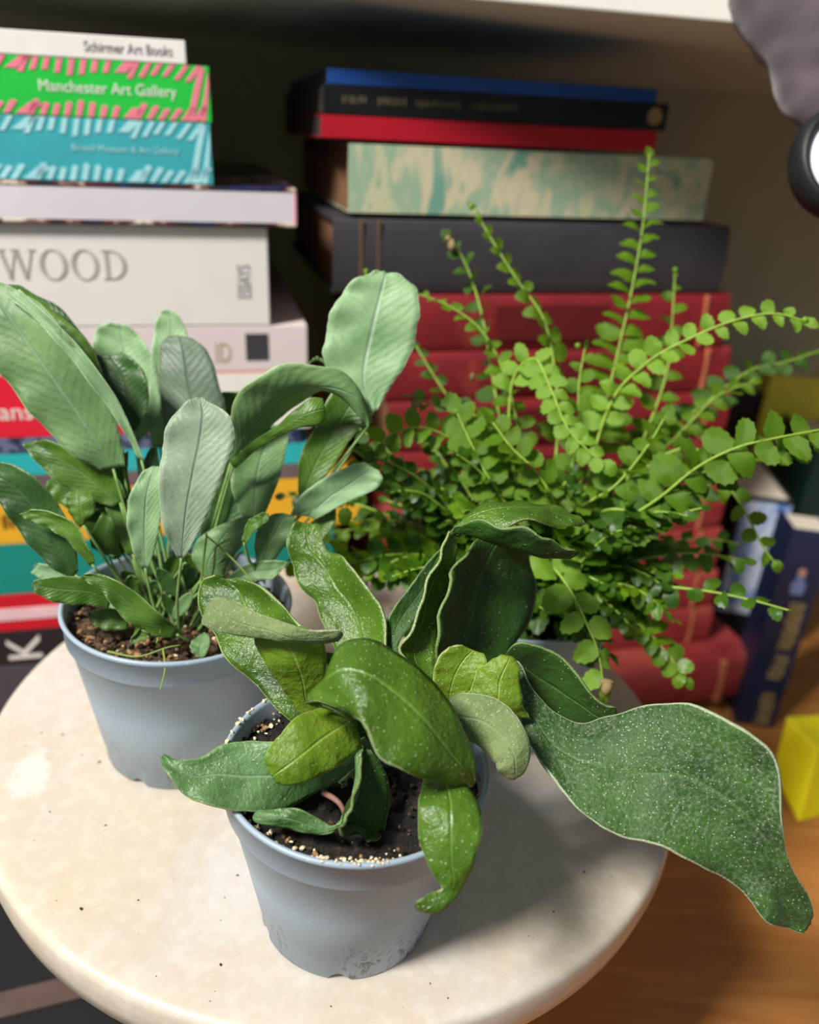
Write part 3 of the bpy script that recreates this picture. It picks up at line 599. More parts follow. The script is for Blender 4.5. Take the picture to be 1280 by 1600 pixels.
frond(W3([(920, 860, .340), (1000, 740, .340), (1080, 700, .335), (1130, 750, .330), (1165, 800, .326), (1190, 850, .322), (1215, 885, .322)]), 8, .0108, FERN, CAMN + Uz * .2, .5, stub=.3, jitter=.7)
frond(W3([(850, 860, .345), (870, 700, .350), (868, 590, .352), (850, 500, .354), (810, 440, .355), (775, 385, .356), (738, 322, .357)]), 14, .0100, FERN, CAMN + Vector((.9, 0, .5)), .5, stub=.30, jitter=.5)
frond(W3([(825, 860, .350), (790, 700, .357), (770, 590, .361), (755, 500, .364), (735, 430, .365), (710, 380, .363), (700, 372, .362)]), 12, .0102, FERN_DK, CAMN * .4 + Vector((-.9, 0, .8)), .6, stub=.3, jitter=.6)
frond(W3([(830, 850, .340), (815, 700, .340), (790, 590, .340), (755, 520, .339), (705, 480, .338), (650, 458, .337)]), 12, .0088, FERN, Uz + CAMN * .3, .45, stub=.3, jitter=.6)
frond(W3([(840, 850, .335), (800, 720, .330), (800, 600, .328), (835, 560, .322), (862, 610, .315), (885, 665, .311), (915, 700, .309), (945, 725, .308)]), 12, .0082, FERN_LT, CAMN + Uz * .5, .85, stub=.48)
frond(W3([(830, 860, .345), (770, 730, .355), (720, 650, .360), (680, 590, .362), (650, 540, .364)]), 10, .0100, FERN_DK, CAMN * .5 + Uz, .5, stub=.25, jitter=.6)
frond(W3([(820, 870, .335), (740, 720, .325), (670, 670, .318), (610, 680, .313), (575, 720, .311), (550, 760, .310), (540, 800, .309)]), 10, .0088, FERN, CAMN + Uz * .4, .7, stub=.4, jitter=.6)
frond(W3([(830, 880, .335), (740, 830, .330), (690, 790, .330), (640, 740, .330), (590, 690, .330), (530, 650, .330)]), 12, .0082, FERN_DK, CAMN * .3 + Uz, .5, stub=.2, jitter=.6)
frond(W3([(845, 870, .330), (868, 890, .305), (893, 925, .295), (915, 970, .290), (935, 1020, .289), (945, 1085, .290)]), 6, .0125, FERN_LT, CAMN + Vector((.3, 0, .4)), .55, stub=.10, jitter=.5, spread=1.2)  # lighter leaflets stand in for light falling on this frond
frond(W3([(870, 870, .340), (930, 860, .330), (985, 870, .325), (1010, 900, .324), (1000, 940, .325), (985, 985, .327)]), 8, .0110, FERN_DK, CAMN + Uz * .3, .6, stub=.2, jitter=.7)
frond(W3([(860, 860, .345), (820, 740, .335), (760, 660, .328), (700, 640, .325), (640, 620, .324)]), 10, .0100, FERN, Uz + CAMN * .3, .5, stub=.25, jitter=.6)
frond(W3([(860, 860, .345), (900, 700, .340), (905, 600, .338), (915, 540, .337)]), 6, .0090, FERN, CAMN + Uz * .5, .5, stub=.4, jitter=.6)
frond(W3([(850, 870, .325), (800, 800, .315), (760, 740, .312), (735, 690, .313), (712, 640, .315)]), 8, .0112, FERN, CAMN + Uz * .6, .7, stub=.2, jitter=.7)
frond(W3([(860, 870, .325), (870, 800, .310), (840, 740, .306), (800, 700, .306), (770, 660, .308)]), 8, .0108, FERN, CAMN * .6 + Uz, .7, stub=.2, jitter=.8)
frond(W3([(880, 870, .325), (940, 800, .312), (1010, 800, .306), (1080, 770, .304), (1140, 745, .303)]), 9, .0115, FERN_DK, CAMN * .5 + Uz, .6, stub=.15, jitter=.7)
frond(W3([(860, 870, .330), (900, 800, .318), (960, 760, .312), (1010, 700, .312), (1040, 650, .314)]), 8, .0110, FERN, CAMN * .4 + Uz, .6, stub=.2, jitter=.7)
print('leaflet objects', n_obj[0])
# the dense heart of the plant: fronds too tangled to pick apart
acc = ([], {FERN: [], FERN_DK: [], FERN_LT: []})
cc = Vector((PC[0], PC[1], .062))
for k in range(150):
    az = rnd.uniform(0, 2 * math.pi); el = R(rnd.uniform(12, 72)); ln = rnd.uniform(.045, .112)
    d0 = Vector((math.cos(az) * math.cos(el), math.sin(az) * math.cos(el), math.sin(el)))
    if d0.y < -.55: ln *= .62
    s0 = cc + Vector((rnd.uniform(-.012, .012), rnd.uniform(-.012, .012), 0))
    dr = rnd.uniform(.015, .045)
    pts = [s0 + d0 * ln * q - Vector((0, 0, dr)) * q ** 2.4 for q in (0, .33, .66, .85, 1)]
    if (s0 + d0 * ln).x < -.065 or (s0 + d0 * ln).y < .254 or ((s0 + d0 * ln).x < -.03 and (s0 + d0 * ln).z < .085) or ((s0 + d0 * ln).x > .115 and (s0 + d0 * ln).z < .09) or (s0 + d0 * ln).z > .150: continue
    mt = rnd.choice([FERN, FERN_DK, FERN_DK, FERN_DK])  # mostly the dark copy, painting the shade deep inside the plant
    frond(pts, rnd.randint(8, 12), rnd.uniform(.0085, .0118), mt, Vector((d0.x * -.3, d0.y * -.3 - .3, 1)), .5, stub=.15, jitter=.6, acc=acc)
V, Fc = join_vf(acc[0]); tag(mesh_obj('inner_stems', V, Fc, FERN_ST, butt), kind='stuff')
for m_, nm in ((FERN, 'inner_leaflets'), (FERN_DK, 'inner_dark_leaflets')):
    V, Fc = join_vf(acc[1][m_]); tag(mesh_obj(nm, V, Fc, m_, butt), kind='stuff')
# dried bits: tips and dead tangle at the left of the pot
pr = []
for k in range(26):
    x, y = rnd.gauss(665, 22), rnd.gauss(835, 22); p = [P(x + rnd.uniform(-14, 14), y + rnd.uniform(-14, 14), .335 + rnd.uniform(-.004, .006)) for _ in range(4)]
    pr.append(tube_vf(spline(p, 5), .0004, .0003, 5))
V, Fc = join_vf(pr); tag(mesh_obj('dead_stems', V, Fc, DRY, butt), kind='stuff')
for (x, y, d, s) in ((706, 383, .361, .0022), (700, 372, .362, .0015), (652, 632, .322, .0022), (646, 620, .323, .0018), (738, 590, .33, .0018), (948, 1075, .289, .0030), (948, 1066, .289, .0022)):
    v, f = crumb_vf(P(x, y, d), s, 1.); mesh_obj('dried_tip', v, f, DRY, butt)
for (x, y, d, s) in ((736, 322, .357, .0012), (649, 458, .337, .0013), (572, 424, .340, .0011), (1055, 422, .378, .0013), (1258, 500, .303, .0013), (835, 562, .322, .0012), (912, 772, .300, .0013), (903, 540, .337, .0012)):
    bm = bmesh.new(); bmesh.ops.create_uvsphere(bm, u_segments=10, v_segments=7, radius=s)
    v = [P(x, y, d) + a.co for a in bm.verts]; f = [tuple(q.index for q in a.verts) for a in bm.faces]; bm.free(); mesh_obj('curled_tip', v, f, FERN_LT, butt)
v, f = tube_vf(spline([P(575, 450, .341), P(573, 436, .340), P(572, 424, .340)], 4), .0006, .0005, 6); mesh_obj('young_stem', v, f, FERN_ST, butt)

# ------------------------------------------------------------------ lettering
def text_vf(body, size, extrude=.0001, cond=1.0, spacing=1.0):
    cu = bpy.data.curves.new('lettering', 'FONT'); cu.body = body; cu.size = size; cu.extrude = extrude; cu.space_character = spacing
    cu.resolution_u = 3
    ob = bpy.data.objects.new('lettering', cu); COL.objects.link(ob)
    dg = bpy.context.evaluated_depsgraph_get(); me = bpy.data.meshes.new_from_object(ob.evaluated_get(dg))
    v = [a.co.copy() for a in me.vertices]; f = [tuple(p.vertices) for p in me.polygons]
    bpy.data.objects.remove(ob); bpy.data.meshes.remove(me); bpy.data.curves.remove(cu)
    v = [Vector((a.x * cond, a.y, a.z)) for a in v]
    return v, f
def on_spine(vf, x, z, rot=0, align='l', y=-.0004):
    v, f = vf
    if align == 'r': mx = max(a.x for a in v); v = [Vector((a.x - mx, a.y, a.z)) for a in v]
    c, s = math.cos(rot), math.sin(rot)
    return [Vector((x + c * a.x - s * a.y, y - a.z, z + s * a.x + c * a.y)) for a in v], f
def poly2(pts, x, z, th=.0002, y=-.0002):
    n = len(pts); v = [Vector((x + a, y - th, z + b)) for a, b in pts] + [Vector((x + a, y, z + b)) for a, b in pts]
    f = [tuple(range(n)), tuple(range(2 * n - 1, n - 1, -1))] + [(i, i + n, (i + 1) % n + n, (i + 1) % n) for i in range(n)]
    return v, f
def serif_vf(word, h):
    """Roman capitals with thick and thin strokes and serifs, unit height h"""
    out = []; x = 0
    def bar(x0, z0, x1, z1, wd):
        out.append([(x0, z0), (x0 + wd, z0), (x1 + wd, z1), (x1, z1)])
    def ring(cx, cz, rx, rz, ti, tz, a0=0, a1=360):
        n = 28
        for i in range(n):
            a, b = R(a0 + (a1 - a0) * i / n), R(a0 + (a1 - a0) * (i + 1) / n)
            out.append([(cx + rx * math.cos(a), cz + rz * math.sin(a)), (cx + rx * math.cos(b), cz + rz * math.sin(b)), (cx + (rx - ti) * math.cos(b), cz + (rz - tz) * math.sin(b)), (cx + (rx - ti) * math.cos(a), cz + (rz - tz) * math.sin(a))])
    for ch in word:
        o0 = len(out)
        if ch == 'T':
            bar(.30, 0, .30, 1, .13); bar(0, .94, 0, 1, .74); bar(0, .80, 0, .97, .04); bar(.70, .80, .70, .97, .04); bar(.2, 0, .2, .04, .34); wd = .80
        elif ch == 'W':
            bar(.30, 0, .04, 1, .13); bar(.32, 0, .56, 1, .05); bar(.80, 0, .54, 1, .13); bar(.84, 0, 1.10, 1, .05)
            for q in (0, .44, 1.0): bar(q, .96, q, 1, .26)
            wd = 1.26
        elif ch == 'O': ring(.47, .5, .46, .53, .15, .05); wd = 1.0
        elif ch == 'D': bar(.1, 0, .1, 1, .13); ring(.30, .5, .52, .5, .15, .05, -90, 90); bar(.02, 0, .02, .045, .32); bar(.02, .955, .02, 1, .32); wd = .92
        elif ch == 'A': bar(.0, 0, .36, 1, .05); bar(.66, 0, .36, 1, .14); bar(.18, .32, .18, .37, .42); bar(-.08, 0, -.08, .04, .26); bar(.58, 0, .58, .04, .30); wd = .92
        else: wd = .5
        for i in range(o0, len(out)): out[i] = [((a + x) * h, b * h) for a, b in out[i]]
        x += wd + .04
    return out, x * h

# ------------------------------------------------------------------ books
def plane_hit(x, y, o, yaw):
    n = Vector((-math.sin(yaw), math.cos(yaw), 0)); r = ray(x, y); return CAM + r * ((o - CAM).dot(n) / r.dot(n))
class Stack:
    def __init__(s, ox, oy, yaw, tilt):
        s.o = Vector((ox, oy, 0)); s.yaw = R(yaw); t = R(tilt)
        s.es = Vector((math.cos(s.yaw) * math.cos(t), math.sin(s.yaw) * math.cos(t), math.sin(t)))
        s.ey = Vector((-math.sin(s.yaw), math.cos(s.yaw), 0)); s.ez = s.es.cross(s.ey)
    def sz(s, x, y, fwd=0):
        p = plane_hit(x, y, s.o - s.ey * fwd, s.yaw) - s.o; return p.dot(s.es), p.dot(s.ez)
    def mat(s, S_, Z_, fwd=0, rot=0):
        o = s.o + s.es * S_ + s.ez * Z_ - s.ey * fwd
        return Matrix(((s.es.x, s.ey.x, s.ez.x, o.x), (s.es.y, s.ey.y, s.ez.y, o.y), (s.es.z, s.ey.z, s.ez.z, o.z), (0, 0, 0, 1))) @ Matrix.Rotation(R(rot), 4, 'Z')
PAGES = None
def page_mat():
    t = NT('page_edges'); o = t.obj(); mp = t.n('ShaderNodeMapping', i_Scale=(2, 2, 1500)); t.link(o, mp.inputs[0])
    n = t.noise(mp.outputs[0], 1.0, 2); t.link(t.ramp(n, [(.3, lin((196, 186, 168))), (.7, lin((226, 220, 208)))]), t.b.inputs['Base Color']); t.b.inputs['Roughness'].default_value = .8; return t.m
PAGES = page_mat()
def book(label, Mx, wd, dep, th, cover, group, hard=False, pages=None, fore=False, round_=0):
    """local: x along spine, y into the shelf, z up"""
    t = thing('book', label, 'book', Mx, group); g = .0004
    dep += .12 if group == GL else .04  # hidden extra depth, added to stop light passing behind the stacks
    bt = .0022 if hard else (.0018 if fore else .0006)
    th -= g
    y0 = .0
    parts = [box_vf(0, wd, y0, dep, 0, bt), box_vf(0, wd, y0, dep, th - bt, th)]
    if not fore:
        if round_:
            n = 8; v = []
            for k in range(n + 1):
                a = math.pi * k / n; yy = -round_ * math.sin(a); z = th / 2 - th / 2 * math.cos(a)
                v += [(0, yy, z), (wd, yy, z)]
            f = [(2 * k, 2 * k + 1, 2 * k + 3, 2 * k + 2) for k in range(n)] + [tuple(range(0, 2 * n + 2, 2))[::-1], tuple(range(1, 2 * n + 2, 2)), (0, 2 * n, 2 * n + 1, 1)]
            parts.append((v, f))
        else: parts.append(box_vf(0, wd, y0 - .0002, y0 + .0012, 0, th))
    else: parts.append(box_vf(0, wd, dep - .001, dep, 0, th))
    V, Fc = join_vf(parts); c = local_obj('cover', V, Fc, cover, t)
    if not round_: bevel(c, .0006, 2)
    ov = .003 if hard else .0004
    V, Fc = box_vf(ov, wd - ov, (.0013 if not fore else ov), dep - ov, bt, th - bt); local_obj('page_block', V, Fc, pages or PAGES, t)
    t['_th'] = th
    return t
def letters(t, body, size, x, z, mat, rot=0, align='l', cond=1., name='lettering', y=-.0004, spacing=1.):
    v, f = on_spine(text_vf(body, size, cond=cond, spacing=spacing), x, z, rot, align, y); return local_obj(name, v, f, mat, t)
def panel(t, x0, x1, z0, z1, mat, name='spine_panel', y=-.0006):
    v, f = box_vf(x0, x1, y, -.0001, z0, z1); return local_obj(name, v, f, mat, t)
def worn_print(t, x0, x1, z0, z1, mat, vertical=False, y=-.0004, gaps=()):
    """blurred-out lettering too small to read: a run of short uneven strokes"""
    q = random.Random(4); out = []; a, b = (x0, x1) if not vertical else (z1, z0); pos = a; L = abs(b - a); sg = 1 if b > a else -1
    while abs(pos - a) < L:
        f = abs(pos - a) / L; st = q.uniform(.0008, .0016)
        if not any(g0 < f < g1 for g0, g1 in gaps):
            lo, hi = q.uniform(0, .25), q.uniform(.8, 1)
            if vertical: out.append(poly2([(x0 + (x1 - x0) * lo, pos - st), (x0 + (x1 - x0) * hi, pos - st), (x0 + (x1 - x0) * hi, pos), (x0 + (x1 - x0) * lo, pos)], 0, 0, .0002, y))
            else: out.append(poly2([(pos, z0 + (z1 - z0) * lo), (pos + st, z0 + (z1 - z0) * lo), (pos + st, z0 + (z1 - z0) * hi), (pos, z0 + (z1 - z0) * hi)], 0, 0, .0002, y))
        pos += sg * (st + q.uniform(.0008, .0014))
    V, Fc = join_vf(out); return local_obj('worn_lettering', V, Fc, mat, t)
def stripes(t, wd, th, mat, name='stripe'):
    parts = []
    m = int(wd / .0052)
    for row in (0, 1):
        for k in range(m):
            x = wd - .004 - k * .0052 - row * .002; h = th * (.24 + .04 * math.sin(k * 1.3)); sl = .55 + .28 * math.sin(k * .35 + 1)
            if k % 9 == 7: sl *= 2.2; h *= .75
            w_ = .0024 if k % 9 != 7 else .005
            z0 = 0.0004 if row == 0 else th - h - .0004
            p = [(0, 0), (w_, 0), (w_ + h * sl, h), (h * sl, h)]
            if row == 0: p = [(0, 0), (w_, 0), (w_ + h * sl, h * .85), (w_ * .6 + h * sl, h), (h * sl * .9, h * .96)]
            if x + w_ + h * sl > wd - .0003: continue
            parts.append(poly2(p, x, z0, .0003))
    for dx in (0., .0058):
        parts.append(poly2([(-.0115 + dx, .0005), (-.0085 + dx, .0005), (-.0005 if dx else -.002, th * .62 if dx else th * .95), (-.0005 if dx else -.0048, th * .9 if dx else th * .95)], wd, 0, .0003))
    V, Fc = join_vf(parts); o = local_obj(name, V, Fc, mat, t); o['kind'] = 'stuff'; return o

GL = 'books in the left stack'
LS = Stack(-.07, .442, 15, 2.5)
def zL(x, y): return LS.sz(x, y)[1]
zb = [zL(290, 62), zL(300, 101), zL(329, 192), zL(331, 289), zL(460, 354), zL(420, 508), zL(480, 578), zL(20, 684), zL(20, 709), zL(20, 744), zL(30, 768), zL(20, 850), zL(40, 927), zL(50, 983), zL(50, 1037)]
zdesk = zb[-1] - .034; zlow = DESK + .016
def lb(i, xr, wd, dep, cover, label, fwd=0, rot=0, y=None, **k):
    sx = LS.sz(xr, y if y else 500)[0]
    return book(label, LS.mat(sx - wd, zb[i + 1], fwd, rot), wd, dep, zb[i] - zb[i + 1], cover, GL, **k), wd, zb[i] - zb[i + 1]
WHITE = C((236, 232, 226), .5, var=.03); CHAR = C((60, 58, 58), .6)
t, wd, th = lb(0, 290, .16, .11, WHITE, 'white paperback on top of the left stack', y=80, hard=False)
letters(t, 'Schirmer Art Books', .0058, wd - .006, th * .30, C((128, 124, 124), .6), align='r', cond=.82)
t, wd, th = lb(1, 329, .19, .12, C((34, 196, 66), .45, var=.05), 'green and pink striped book, second from the top of the left stack', y=150)
stripes(t, wd, th, C((240, 128, 150), .5, var=.03)); letters(t, 'Manchester Art Gallery', .0068, wd - .0155, th * .42, WHITE, align='r', cond=.93)
t, wd, th = lb(2, 331, .19, .12, C((60, 168, 178), .45, var=.05), 'teal striped book with pale blue bands in the left stack', y=240)
stripes(t, wd, th, C((168, 222, 228), .5, var=.03)); letters(t, 'Bristol Museum & Art Gallery', .0040, wd - .0155, th * .48, C((168, 222, 228), .5), align='r')
# magazine, pages to the front
def multi(name, cols, scale, rough=.4, axis=None):
    t = NT(name); o = t.obj()
    if axis: mp = t.n('ShaderNodeMapping', i_Scale=axis); t.link(o, mp.inputs[0]); o = mp.outputs[0]
    nz = t.noise(o, scale, 4, .6, .5); n = len(cols)
    t.link(t.ramp(nz, [(.30 + .4 * i / (n - 1), lin(c)) for i, c in enumerate(cols)], 'EASE'), t.b.inputs['Base Color']); t.b.inputs['Roughness'].default_value = rough; return t.m
MAG = multi('magazine_cover', [(28, 30, 34), (40, 44, 90), (26, 30, 34), (96, 34, 34), (220, 200, 180), (40, 70, 50)], 38, .3)
t, wd, th = lb(3, 462, .22, .18, MAG, 'thick glossy magazine with its pages facing out in the left stack', fwd=.004, y=320, fore=True, pages=C((214, 208, 214), .6, var=.05, scale=20))
v, f = box_vf(wd - .0022, wd + .0004, .0002, .17, .0008, th - .0012); bevel(local_obj('pink_page_edge', v, f, C((232, 168, 186), .5), t), .001)
t, wd, th = lb(4, 420, .225, .14, C((226, 222, 216), .55, var=.02), 'tall cream white hardback with embossed grey serif title in the left stack', y=430, hard=True)
pl, lw = serif_vf('ATWOOD', .0141)
V, Fc = join_vf([poly2(p, 0, 0, .0004) for p in pl]); xe = LS.sz(200, 415)[0] - LS.sz(420, 430)[0] + wd
V = [Vector((a.x - lw + .0012 + xe, a.y, a.z + th * .47)) for a in V]
local_obj('embossed_title', V, Fc, C((176, 170, 160), .5), t)
letters(t, 'ESSAYS', .0100, wd - .0095, th * .28, C((150, 148, 144), .5), rot=R(90), cond=.55)
t, wd, th = lb(5, 480, .235, .15, C((222, 206, 206), .5, var=.06, scale=14), 'pale pink book with a dark square badge in the left stack', y=540)
panel(t, wd - .033, wd - .021, th * .25, th * .82, C((62, 60, 64), .5), 'badge'); letters(t, 'ID', .0150, wd - .041, th * .22, C((184, 160, 132), .5), cond=.6, align='r')
t, wd, th = lb(6, 484, .235, .15, C((226, 30, 52), .5, var=.03), 'red book with white lettering and a white spine end in the left stack', y=620)
panel(t, wd - .085, wd, 0.0003, th - .0008, WHITE, 'white_spine_end'); xl = LS.sz(52, 650)[0] - LS.sz(484, 620)[0] + wd
letters(t, 'ans', .0130, xl, th * .30, WHITE, align='r', spacing=1.0)
t, wd, th = lb(7, 470, .23, .15, multi('navy_pattern', [(30, 40, 66), (36, 48, 78), (110, 120, 150), (40, 50, 80)], 120), 'slim navy patterned book below the red one in the left stack', y=690)
t, wd, th = lb(8, 484, .235, .15, C((44, 178, 182), .45, var=.03), 'slim turquoise book in the middle of the left stack', y=715)
t, wd, th = lb(9, 480, .235, .15, C((110, 92, 92), .5), 'thin dull mauve-brown book above the yellow one', y=730)
t, wd, th = lb(10, 565, .25, .16, C((236, 176, 44), .5, var=.04), 'yellow book in the lower half of the left stack', y=770); xl = LS.sz(22, 815)[0] - LS.sz(565, 770)[0] + wd
worn_print(t, xl - .006, xl, th * .3, th * .6, C((90, 64, 20), .5))
t, wd, th = lb(11, 522, .25, .16, C((22, 140, 128), .5, var=.04), 'dark teal book directly under the yellow one', y=860); xl = LS.sz(82, 890)[0] - LS.sz(522, 860)[0] + wd
letters(t, 'Mi', .0100, xl, th * .35, C((200, 150, 150), .5), align='r')
t, wd, th = lb(12, 380, .22, .15, C((206, 26, 42), .5, var=.03), 'red book with a white band near the bottom of the left stack', y=950)
panel(t, .0, wd, th * .30, th * .62, C((240, 200, 208), .5), 'white_band')
t, wd, th = lb(13, 380, .22, .16, C((38, 36, 40), .5, var=.05), 'black book with a large white letter K on its spine', y=1010); xl = LS.sz(66, 1020)[0] - LS.sz(380, 1010)[0] + wd
letters(t, 'K', .0270, xl, th * .10, WHITE, rot=R(90), name='letter')
t = book('charcoal grey book beneath the black K book in the left stack', LS.mat(LS.sz(380, 1010)[0] - .23, zdesk), .23, .17, zb[-1] - zdesk, C((74, 72, 80), .6), GL, hard=True)
t = book('broad black book under the whole left stack', LS.mat(LS.sz(380, 1010)[0] - .24, zlow), .24, .18, zdesk - zlow, C((30, 29, 32), .6), GL, hard=True)

GR = 'books in the right stack'
RS = Stack(.0, .472, 16, 2.4)
def rb(yt, yb, xl, xr, dep, cover, label, fwd=0, xt=None, xb=None, hard=True, round_=0, ym=None, **k):
    a = RS.sz(xt or xr, yt, fwd)[1]; b = RS.sz(xb or xr, yb, fwd)[1]; ym = ym or (yt + yb) / 2
    s0 = RS.sz(xl, ym, fwd)[0]; s1 = RS.sz(xr, ym, fwd)[0]
    return book(label, RS.mat(s0, b, fwd), s1 - s0, dep, a - b, cover, GR, hard=hard, round_=round_, **k), s1 - s0, a - b
RED1 = multi('worn_red_cloth', [(112, 16, 24), (134, 24, 32), (120, 20, 28), (146, 50, 42)], 30, .65)
RED2 = multi('faded_red_cloth', [(142, 34, 38), (160, 56, 54), (172, 84, 64)], 26, .7)
DARKC = C((58, 54, 60), .6, var=.12, scale=40)
OLDPG = C((120, 84, 60), .8)
t, wd, th = rb(138, 161, 512, 1027, .13, C((26, 74, 150), .45, var=.05), 'blue book on top of the right stack', hard=False, pages=C((60, 52, 46), .8))  # dark page colour paints the shade on the left end
t, wd, th = rb(161, 205, 505, 1043, .14, C((18, 17, 19), .45), 'black book with a faint cream title, second in the right stack', hard=False, pages=C((50, 44, 40), .8))  # pages coloured dark to stand for the shaded left end
worn_print(t, wd * .05, wd * .54, th * .36, th * .66, C((92, 84, 62), .5), gaps=((.13, .17), (.35, .4), (.66, .72)))
v, f = on_spine(([Vector((.0045 * math.cos(a), .0045 * math.sin(a), 0)) for a in [2 * math.pi * k / 20 for k in range(20)]] + [Vector((.0045 * math.cos(a), .0045 * math.sin(a), .0002)) for a in [2 * math.pi * k / 20 for k in range(20)]], [tuple(range(19, -1, -1)), tuple(range(20, 40))] + [(k, (k + 1) % 20, (k + 1) % 20 + 20, k + 20) for k in range(20)]), wd - .008, th * .5)
local_obj('round_emblem', v, f, C((150, 126, 84), .5), t)
t, wd, th = rb(205, 238, 502, 1025, .13, C((176, 14, 36), .5, var=.05), 'bright red slim book above the green marbled one', hard=False, pages=C((50, 40, 38), .8), xt=1043)  # left-end shade is put into the dark page colour
t, wd, th = rb(244, 345, 545, 1108, .15, multi('marbled_paper', [(96, 150, 130), (196, 196, 160), (150, 178, 150), (206, 196, 164), (110, 160, 142)], 34, .6, (1, 1, .5)), 'thick book with a mottled green and cream spine in the right stack', hard=False, xt=1040, xb=1100, pages=OLDPG)
t, wd, th = rb(352, 458, 520, 1130, .16, DARKC, 'dark charcoal cloth-bound old book under the green mottled one', xb=1130, round_=.003, pages=OLDPG)
for q in (.06, .10): panel(t, wd * q, wd * q + .0012, .001, th - .001, C((110, 84, 60), .6), 'gilt_line', y=-.0034)
ys = [458, 540, 610, 682, 752, 822, 888, 944, 998]; xr = [1133, 1134, 1134, 1132, 1128, 1120, 1115, 1108]
desc = ['highest red cloth volume, right under the charcoal book', 'second red cloth volume of the right stack, behind the arching frond', 'third red cloth volume of the right stack, mostly behind the fern', 'fourth red cloth volume, hidden by the fern apart from its right end', 'fifth red cloth volume of the right stack, behind the long frond', 'faded red volume third from the bottom of the red pile', 'faded red volume second above the protruding bottom book', 'faded red volume resting on the protruding bottom book']
for i, dl in enumerate(desc):
    t, wd, th = rb(ys[i], ys[i + 1], 600 + (i % 3) * 8 - i * 5, xr[i], .15, RED1 if i < 4 else RED2, dl, xt=xr[max(i - 1, 0)] if i else 1130, xb=xr[i], round_=.003, pages=OLDPG, ym=None)
    panel(t, wd - .018, wd - .016, .001, th - .001, C((196, 120, 84), .5), 'gilt_line', y=-.0036); panel(t, wd * .30, wd * .62, th * .2, th * .8, C((96, 18, 24) if i < 4 else (156, 74, 56), .6), 'title_label', y=-.0037)
_o = RS.sz(1168, 1060, .022)[0]; _z = RS.sz(1108, 998)[1]; _s0 = RS.sz(650, 1060, .022)[0]; _b = (DESK + .0015 - RS.es.z * _s0) / RS.ez.z
t = book('largest faded red volume sticking out at the bottom of the right stack', RS.mat(_s0, _b, .022), _o - _s0, .11, _z - _b, RED2, GR, hard=True, round_=.006, pages=OLDPG); wd = _o - _s0; th = _z - _b
panel(t, wd - .03, wd - .026, .002, th - .002, C((206, 130, 90), .5), 'gilt_line', y=-.0066)

# upright books at the right
def upright(label, tl, tr, d, dep, cover, h=.17, yaw=-12, lean=0, name='book', group='upright books beside the red stack'):
    pt = P(tl[0], tl[1], d); q = P(tr[0], tr[1], d); wdt = abs((q - pt).length)
    Hh = pt.z - DESK
    Mx = Matrix.Translation((pt.x, pt.y, DESK)) @ Matrix.Rotation(R(yaw), 4, 'Z')
    t = thing(name, label, 'book', Mx, group)
    parts = [box_vf(0, .0015, 0, dep, 0, Hh), box_vf(wdt - .0015, wdt, 0, dep, 0, Hh), box_vf(0, wdt, -.001, .0012, 0, Hh)]
    V, Fc = join_vf(parts); bevel(local_obj('cover', V, Fc, cover, t), .0008)
    V, Fc = box_vf(.0015, wdt - .0015, .0014, dep - .003, .002, Hh - .003); local_obj('page_block', V, Fc, C((226, 214, 196), .8, var=.06), t)
    return t, wdt, Hh
cloud = multi('cloud_blue_cover', [(44, 84, 160), (92, 134, 200), (206, 218, 240), (70, 112, 184)], 24, .35)
t, wd, Hh = upright('upright book with a cloudy sky-blue spine next to the red stack', (1158, 772), (1234, 800), .622, .10, C((22, 24, 32), .4), yaw=-6)
panel(t, .004, wd - .001, Hh * .35, Hh - .004, cloud, 'sky_panel', y=-.0016)
panel(t, .006, wd - .006, Hh * .42, Hh * .47, C((140, 160, 215), .5), 'pale_title_band', y=-.0020)
t, wd, Hh = upright('upright navy book with a gold vertical title and a small figure', (1240, 825), (1300, 850), .55, .035, C((30, 42, 74), .4), yaw=-6)
worn_print(t, wd * .42, wd * .86, Hh * .02, Hh * .66, C((176, 156, 100), .5), vertical=True, y=-.0013, gaps=((.36, .40), (.60, .72)))
bm_pts = [(-.004, 0), (.004, 0), (.005, .008), (.002, .012), (.003, .016), (0, .019), (-.003, .016), (-.002, .012), (-.005, .008)]
v, f = poly2(bm_pts, wd * .5, Hh * .70, .0004, -.0011); local_obj('small_figure', v, f, C((120, 140, 190), .5), t)
v, f = poly2([(-.002, 0), (.002, 0), (.0025, .004), (0, .0055), (-.0025, .004)], wd * .5, Hh * .70 + .015, .0006, -.0012); local_obj('figure_head', v, f, C((200, 150, 130), .5), t)
t, wd, Hh = upright('dark green upright book at the right edge behind the navy one', (1278, 700), (1340, 715), .66, .10, C((14, 44, 40), .5), yaw=-6)
t, wd, Hh = upright('yellow upright book behind the dark green one', (1205, 585), (1300, 580), .74, .03, C((240, 226, 70), .5, var=.05), yaw=0)
t, wd, Hh = upright('dark brown upright book between the red stack and the yellow one', (1128, 606), (1200, 615), .75, .03, C((40, 26, 22), .5), yaw=0)

